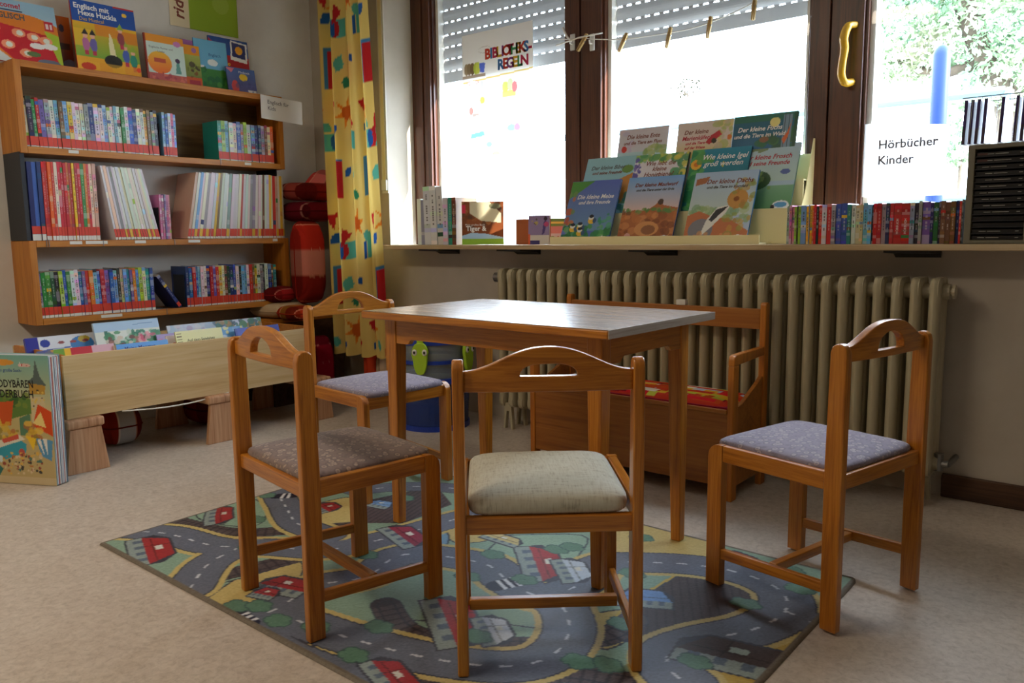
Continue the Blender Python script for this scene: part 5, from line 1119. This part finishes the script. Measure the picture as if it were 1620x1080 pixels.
pb(-1.636, 3.236, SZ+.2555, .262, .280, 12, (222, 206, 196), kaefer, 'cream picture book about a ladybird, top row middle', [('Der kleine', .027, -.04, .235, m_brownt, SH), ('Marienkäfer', .027, -.04, .208, m_redt, SH), ('und die Tiere', .017, -.04, .185, m_redt, SH), ('auf der Wiese', .017, -.04, .165, m_redt, SH)], (190, 190, 190))
pb(-1.366, 3.236, SZ+.2555, .272, .282, 12, (24, 100, 140), fuchs, 'dark teal picture book about a little fox, top row right', [('Der kleine Fuchs', .028, -.02, .222, m_whitet, SH), ('und die Tiere im Wald', .024, -.02, .194, m_whitet, SH)], (20, 80, 90))

# ---------------------------------------------------------------- things on the sill, left
run('wgw', -3.215, -3.125, SZ, .245, .15, 3.05, 'leftmost on the window sill', 'magazine file', 'books standing on the left of the sill', seed=40, lab=None, busy=.15, rot=0, facing='y')
run('www', -3.122, -2.985, SZ, .305, .17, 3.02, 'tall group left on the sill', 'magazine', 'books standing on the left of the sill', seed=41, lab=None, busy=.3, rot=0, facing='y', hv=.003, tilt=(-.03, -.03))
run('wtB', -2.970, -2.880, SZ, .245, .16, 3.005, 'behind the tiger book', 'book', 'books standing on the left of the sill', seed=42, lab=None, busy=.6, rot=0, facing='y', hv=.004)
W, H = .215, .218; c = CV(W, H, (130, 70, 36)); c.blobs(60, 0, .07, W, H, .025, [(150, 84, 44), (110, 60, 34), (180, 120, 70), (90, 60, 44)], .7, rb); c.poly([(.04, H), (.14, H), (.2, .16), (.2, .11), (.10, .12), (.04, .16)], (216, 206, 170)); c.ell(.17, .195, .03, .014, (120, 120, 90)); c.rect(.0, .0, W, .028, (150, 196, 60)); c.poly([(0, .028), (0, .045), (.05, .06), (.12, .055), (W, .035), (W, .028)], (170, 206, 236)); c.rect(0, .16, .02, .2, (214, 50, 80))  # pale polygon at the top paints bright light falling on the cover
p, r = face_y(-2.765, 3.085, SZ+.001, .03, math.radians(40)); cover_book('picture_book', W, H, .02, c, 'brown tiger picture book standing aslant on the sill with lime base', p, r, (180, 200, 60), None, [('Tiger &', .034, -.035, .080, m_whitet, {'bold': .001}), ('Mein großes Buch', .014, -.04, .100, m_whitet, {})])
t = empty('card_box', (-2.52, 3.13, SZ), .2, 'small brown open card box behind the purple booklet on the sill', 'box')
MB().box(-.055, .055, 0, .003, 0, .125).box(-.055, -.052, .003, .09, 0, .125).box(.052, .055, .003, .09, 0, .09).box(-.055, .055, .087, .09, 0, .125).box(-.052, .052, .003, .087, 0, .003).build('box_walls', plain('brown_card', (156, 84, 34), .6), t)
W, H = .122, .138; c = CV(W, H, (150, 130, 176), .0025); c.rect(0, 0, W, .045, (220, 210, 200)); c.rect(0, 0, W*.55, .018, (60, 50, 120)); c.rect(0, 0, .012, .05, (220, 90, 40)); c.poly([(.08, .045), (.095, .055), (.108, .10), (.10, .12), (.088, .10)], (80, 60, 130)); c.ell(.105, .095, .014, .012, (200, 70, 120)); c.ell(.10, .122, .011, .009, (60, 40, 60)); c.blobs(8, .02, .09, .05, .12, .008, [(200, 180, 90), (90, 80, 60)], .8, rb)
p, r = face_y(-2.372, 3.045, SZ+.001, .03, .05); cover_book('booklet', W, H, .014, c, 'small lilac booklet with a dancing figure standing on the sill', p, r, (200, 80, 40), None, [], cat='booklet')
W, H = .12, .125; c = CV(W, H, (96, 150, 70), .0025); c.rect(.01, .05, W, .085, (206, 150, 140)); c.rect(.01, .03, W, .05, (210, 214, 210)); c.blobs(10, 0, 0, W, .035, .014, [(220, 120, 40), (206, 90, 40), (120, 170, 80)], .9, rb); c.rect(.01, .1, W, .108, (220, 206, 90))
p, r = face_y(-2.345, 3.165, SZ+.001, .05, .05); cover_book('booklet', W, H, .012, c, 'small green and orange booklet tucked beside the display stand', p, r, (170, 200, 180), None, [], cat='booklet')

# ---------------------------------------------------------------- audio books along the sill, right
seq = 'gPPLkLlygyorkrwrgbbtweellkrrgDrrrgkgpDNkBBBDrk'
wds = [20, 20, 18, 18, 8, 20, 40, 20, 8, 18, 12, 18, 15, 25, 35, 32, 30, 38, 42, 28, 30, 28, 24, 30, 28, 8, 26, 30, 28, 25, 25, 52, 52, 30, 24, 22, 50, 20, 30, 12, 30, 30, 30, 20, 14, 10]
run(seq, -1.150, -.560, SZ, .141, .125, 3.0, 'right sill row', 'audio book', 'audio books standing on the right of the sill', seed=50, lab=None, busy=.35, rot=0, facing='y', widths=wds, hv=.004, name='cd_case')
for o in [x for x in bpy.data.objects if x.name.startswith('cd_case') and x.get('label', '').startswith('red-spined') and x.dimensions.x > .024]:
    if abs(o.location.x+.785) < .03 or 1:
        nm = 'LIONBOY' if o.location.x > -.74 else ''
        if nm: text('title_lettering', nm, .018, .0125, .075, m_yellowt, o, y=-.0006, rot=math.pi/2, bold=.0006)
        else: text('title_lettering', 'HÖRBUCH', .011, .0125, .06, m_whitet, o, y=-.0006, rot=math.pi/2)
# tower of CDs
t = empty('cd_tower', (-.463, 3.0, SZ+.0005), 0, 'grey framed tower rack of black CD cases at the right end of sill', 'CD rack')
m_tow = plain('tower_grey', (120, 116, 98), .6)
for s in (-1, 1): MB().box(min(s*.094, s*.074), max(s*.094, s*.074), 0, .16, 0, .318).build('side_wall', m_tow, t, bev=.002)
MB().box(-.076, .076, 0, .16, .304, .318).build('top_wall', m_tow, t, bev=.002); MB().box(-.076, .076, 0, .16, 0, .012).build('bottom_wall', m_tow, t, bev=.002)
MB().box(-.076, .076, .15, .158, .012, .304).build('rear_wall', m_dark, t)
rc2 = random.Random(4)
for k in range(14):
    z = SZ+.0005+.0135+k*.0206; 
    m = MB(); m.box(-.071, .071, 0, .125, 0, .0118, (26, 26, 28)); x = -.060+rc2.uniform(0, .02)
    if k not in (2, 3):
        for a, b in ((x, x+.02), (x+.024, x+.024+rc2.uniform(.035, .05)), (.050, .060)): m.add([(a, -.0003, .005), (b, -.0003, .005), (b, -.0003, .0068), (a, -.0003, .0068)], [(0, 1, 2, 3)], (190, 190, 180))
    if k in (12, 13): m.add([(-.068, -.0004, .003), (-.04, -.0004, .003), (-.04, -.0004, .009), (-.068, -.0004, .009)], [(0, 1, 2, 3)], (90, 50, 46))
    o = m.build('cd_case', m_print, loc=(-.463, 3.012, z)); tag(o, 'black CD case lying in the grey tower rack, %s from the top' % ORD[13-k], 'CD case', 'CD cases in the tower rack')
    if k: MB().box(-.076, .076, .004, .14, z-SZ-.0005-.0030, z-SZ-.0005-.0006).build('rack_rib', m_dark, t)
# clear rack on top
t = empty('clear_rack', (-.463, 3.0, SZ+.319), 0, 'clear plastic rack with slanting dividers standing on the CD tower', 'CD rack')
MB().box(-.125, .20, .01, .14, 0, .004).build('rack_base', m_clearrack, t)
for k in range(13): x = -.122+k*.026; MB().tube([(x-.003, .012, .004), (x+.004, .012, .15), (x+.004, .135, .15), (x-.003, .135, .004)], .0011, 6).build('wire_divider', m_clearrack, t)
MB().tube([(-.122, .012, .152), (.2, .012, .152)], .0018, 6).build('top_wire', m_metal, t); MB().tube([(-.122, .135, .152), (.2, .135, .152)], .0018, 6).build('top_wire', m_metal, t)
for i, px in enumerate((1525, 1535, 1545, 1556, 1583, 1606, 1617)):
    x = ony(px, 200, 3.02)[0]; o = MB().box(-.0048, .0048, 0, .115, 0, .141, (52, 30, 96)).box(-.0042, .0042, -.0006, 0, .004, .05, (60, 40, 60)).build('cd_case', m_print, loc=(x, 3.016, SZ+.3235)); o.rotation_euler = (0, .03, 0)
    tag(o, 'slim dark violet CD case in the clear rack, %s from the left' % ORD[i], 'CD case', 'CD cases in the clear rack')

# ---------------------------------------------------------------- outside
o = sbox('ground_outside', mottled('pale_paving', (150, 150, 146), (176, 174, 168), 3, .9), -30, 30, 3.7, 60, -.45, -.4)
def post(x, y, z0, z1, r, label):
    m = MB(); pr = [(x, y, z0), (x, y, z1-r*1.2), (x, y, z1-r*.7), (x, y, z1-r*.25), (x, y, z1)]; m.tube(pr, [r, r, r*.85, r*.55, r*.1], 16)
    o = m.build('blue_post', m_pole, smooth=True); tag(o, label, 'post'); return o
PYO = 5.2; pt = ony(1491, 70, PYO); post(pt[0], PYO, -.4, pt[2], .047, 'round blue post with domed cap outside the right window')
MB()
a, b = ony(1378, 166, 5.6), ony(1590, 133, 5.6)
t = empty('outdoor_railing', (0, 0, 0), 0, 'pale blue grey horizontal railing outside behind the blue post', 'railing')
MB().tube([(a[0]-2.5, 5.6, a[2]), (b[0]+.0, 5.6, a[2])], .028, 10).build('top_bar', m_rail, t); MB().tube([(a[0]-2.5, 5.6, a[2]-.62), (b[0]+.5, 5.6, a[2]-.62)], .022, 10).build('lower_bar', m_rail, t)
MB().tube([(b[0]+.02, 5.6, -.4), (b[0]+.02, 5.6, a[2])], .03, 10).build('railing_post', m_rail, t)
m_olive = plain('olive_leaves', (36, 38, 22), .8, spec=.1)
def tree(name, label, trunk, cl, n, size, seed, cat='tree', parts=None):
    rnd = np.random.RandomState(seed); t = empty(name, trunk[0], 0, label, cat); b0 = np.array(trunk[0])
    m = MB()
    for br in trunk[1]: m.tube([tuple(np.array(p[:3])-b0) for p in br], [p[3] for p in br], 8)
    m.build('trunk', m_trunk, t, smooth=True)
    vs = []; fs = []
    for c_, r_, k in cl:
        for _ in range(int(n*k)):
            d = rnd.normal(size=3); d /= np.linalg.norm(d); p = np.array(c_)-b0+d*np.array(r_)*rnd.uniform(.35, 1)**.5
            u = rnd.normal(size=3); u /= np.linalg.norm(u); w_ = np.cross(u, rnd.normal(size=3)); w_ /= np.linalg.norm(w_); s = size*rnd.uniform(.6, 1.3); b = len(vs)
            vs += [tuple(p-u*s), tuple(p+w_*s*.45), tuple(p+u*s), tuple(p-w_*s*.45)]; fs.append((b, b+1, b+2, b+3))
    me = bpy.data.meshes.new('foliage'); me.from_pydata(vs, [], fs); me.materials.append(parts or m_leaf); o = bpy.data.objects.new('foliage', me); COL.objects.link(o); o.parent = t; o['kind'] = 'stuff'
    return t
def at(px, py, Y): return tuple(ony(px, py, Y))
T0 = at(1640, 300, 9.5)
def br(*q): return [(*ony(x, y, 9.5), r) for x, y, r in q]
base = (T0[0], 9.5, -.4)
tree('garden_tree', 'leafy garden tree with a leaning branch beyond the railing', (base, [[(base[0], 9.5, -.4, .16)]+br((1600, 180, .14), (1545, 60, .11), (1500, -60, .08)), br((1560, 95, .07), (1500, 115, .05), (1450, 110, .04), (1412, 92, .02))]),
     [(at(1420, 30, 9.5), (.55, .6, .42), 1.0), (at(1480, -20, 9.5), (.7, .6, .5), 1.2), (at(1560, 20, 9.5), (.6, .6, .55), 1.2), (at(1620, 60, 9.7), (.6, .6, .6), 1.2), (at(1400, 100, 9.3), (.35, .4, .22), .5), (at(1455, 100, 9.6), (.35, .4, .2), .4), (at(1600, 130, 9.4), (.5, .4, .3), .5), (at(1390, -30, 9.5), (.5, .5, .4), .8), (at(1700, 20, 9.5), (.8, .7, .8), 1.2)], 1500, .042, 5)
S0 = at(1520, 250, 7.5); sb = (S0[0], 7.5, -.4)
tree('garden_shrub', 'small green shrub outside between the blue post and the CD rack', (sb, [[(sb[0], 7.5, -.4, .03), (sb[0], 7.5, S0[2], .015)]]), [(at(1515, 245, 7.5), (.10, .12, .10), .5), (at(1508, 205, 7.5), (.08, .12, .14), .35), (at(1530, 160, 7.5), (.10, .12, .08), .35)], 500, .03, 6, 'shrub')
S1 = at(1085, 150, 8.5); sb = (S1[0], 8.5, -.4)
tree('garden_sapling', 'thin sapling with sparse leaves outside the middle window', (sb, [[(sb[0], 8.5, -.4, .014), (sb[0]+.02, 8.5, S1[2], .007)]]+[[(*at(1085, 150, 8.5), .006), (*at(1085+dx, 150+dy, 8.5), .003)] for dx, dy in ((-28, -18), (-16, -26), (-4, -30), (10, -26), (22, -20), (30, -8), (-26, -4), (14, -12))]), [(at(1085, 138, 8.5), (.20, .2, .12), 1)], 120, .022, 8, 'sapling', m_olive)
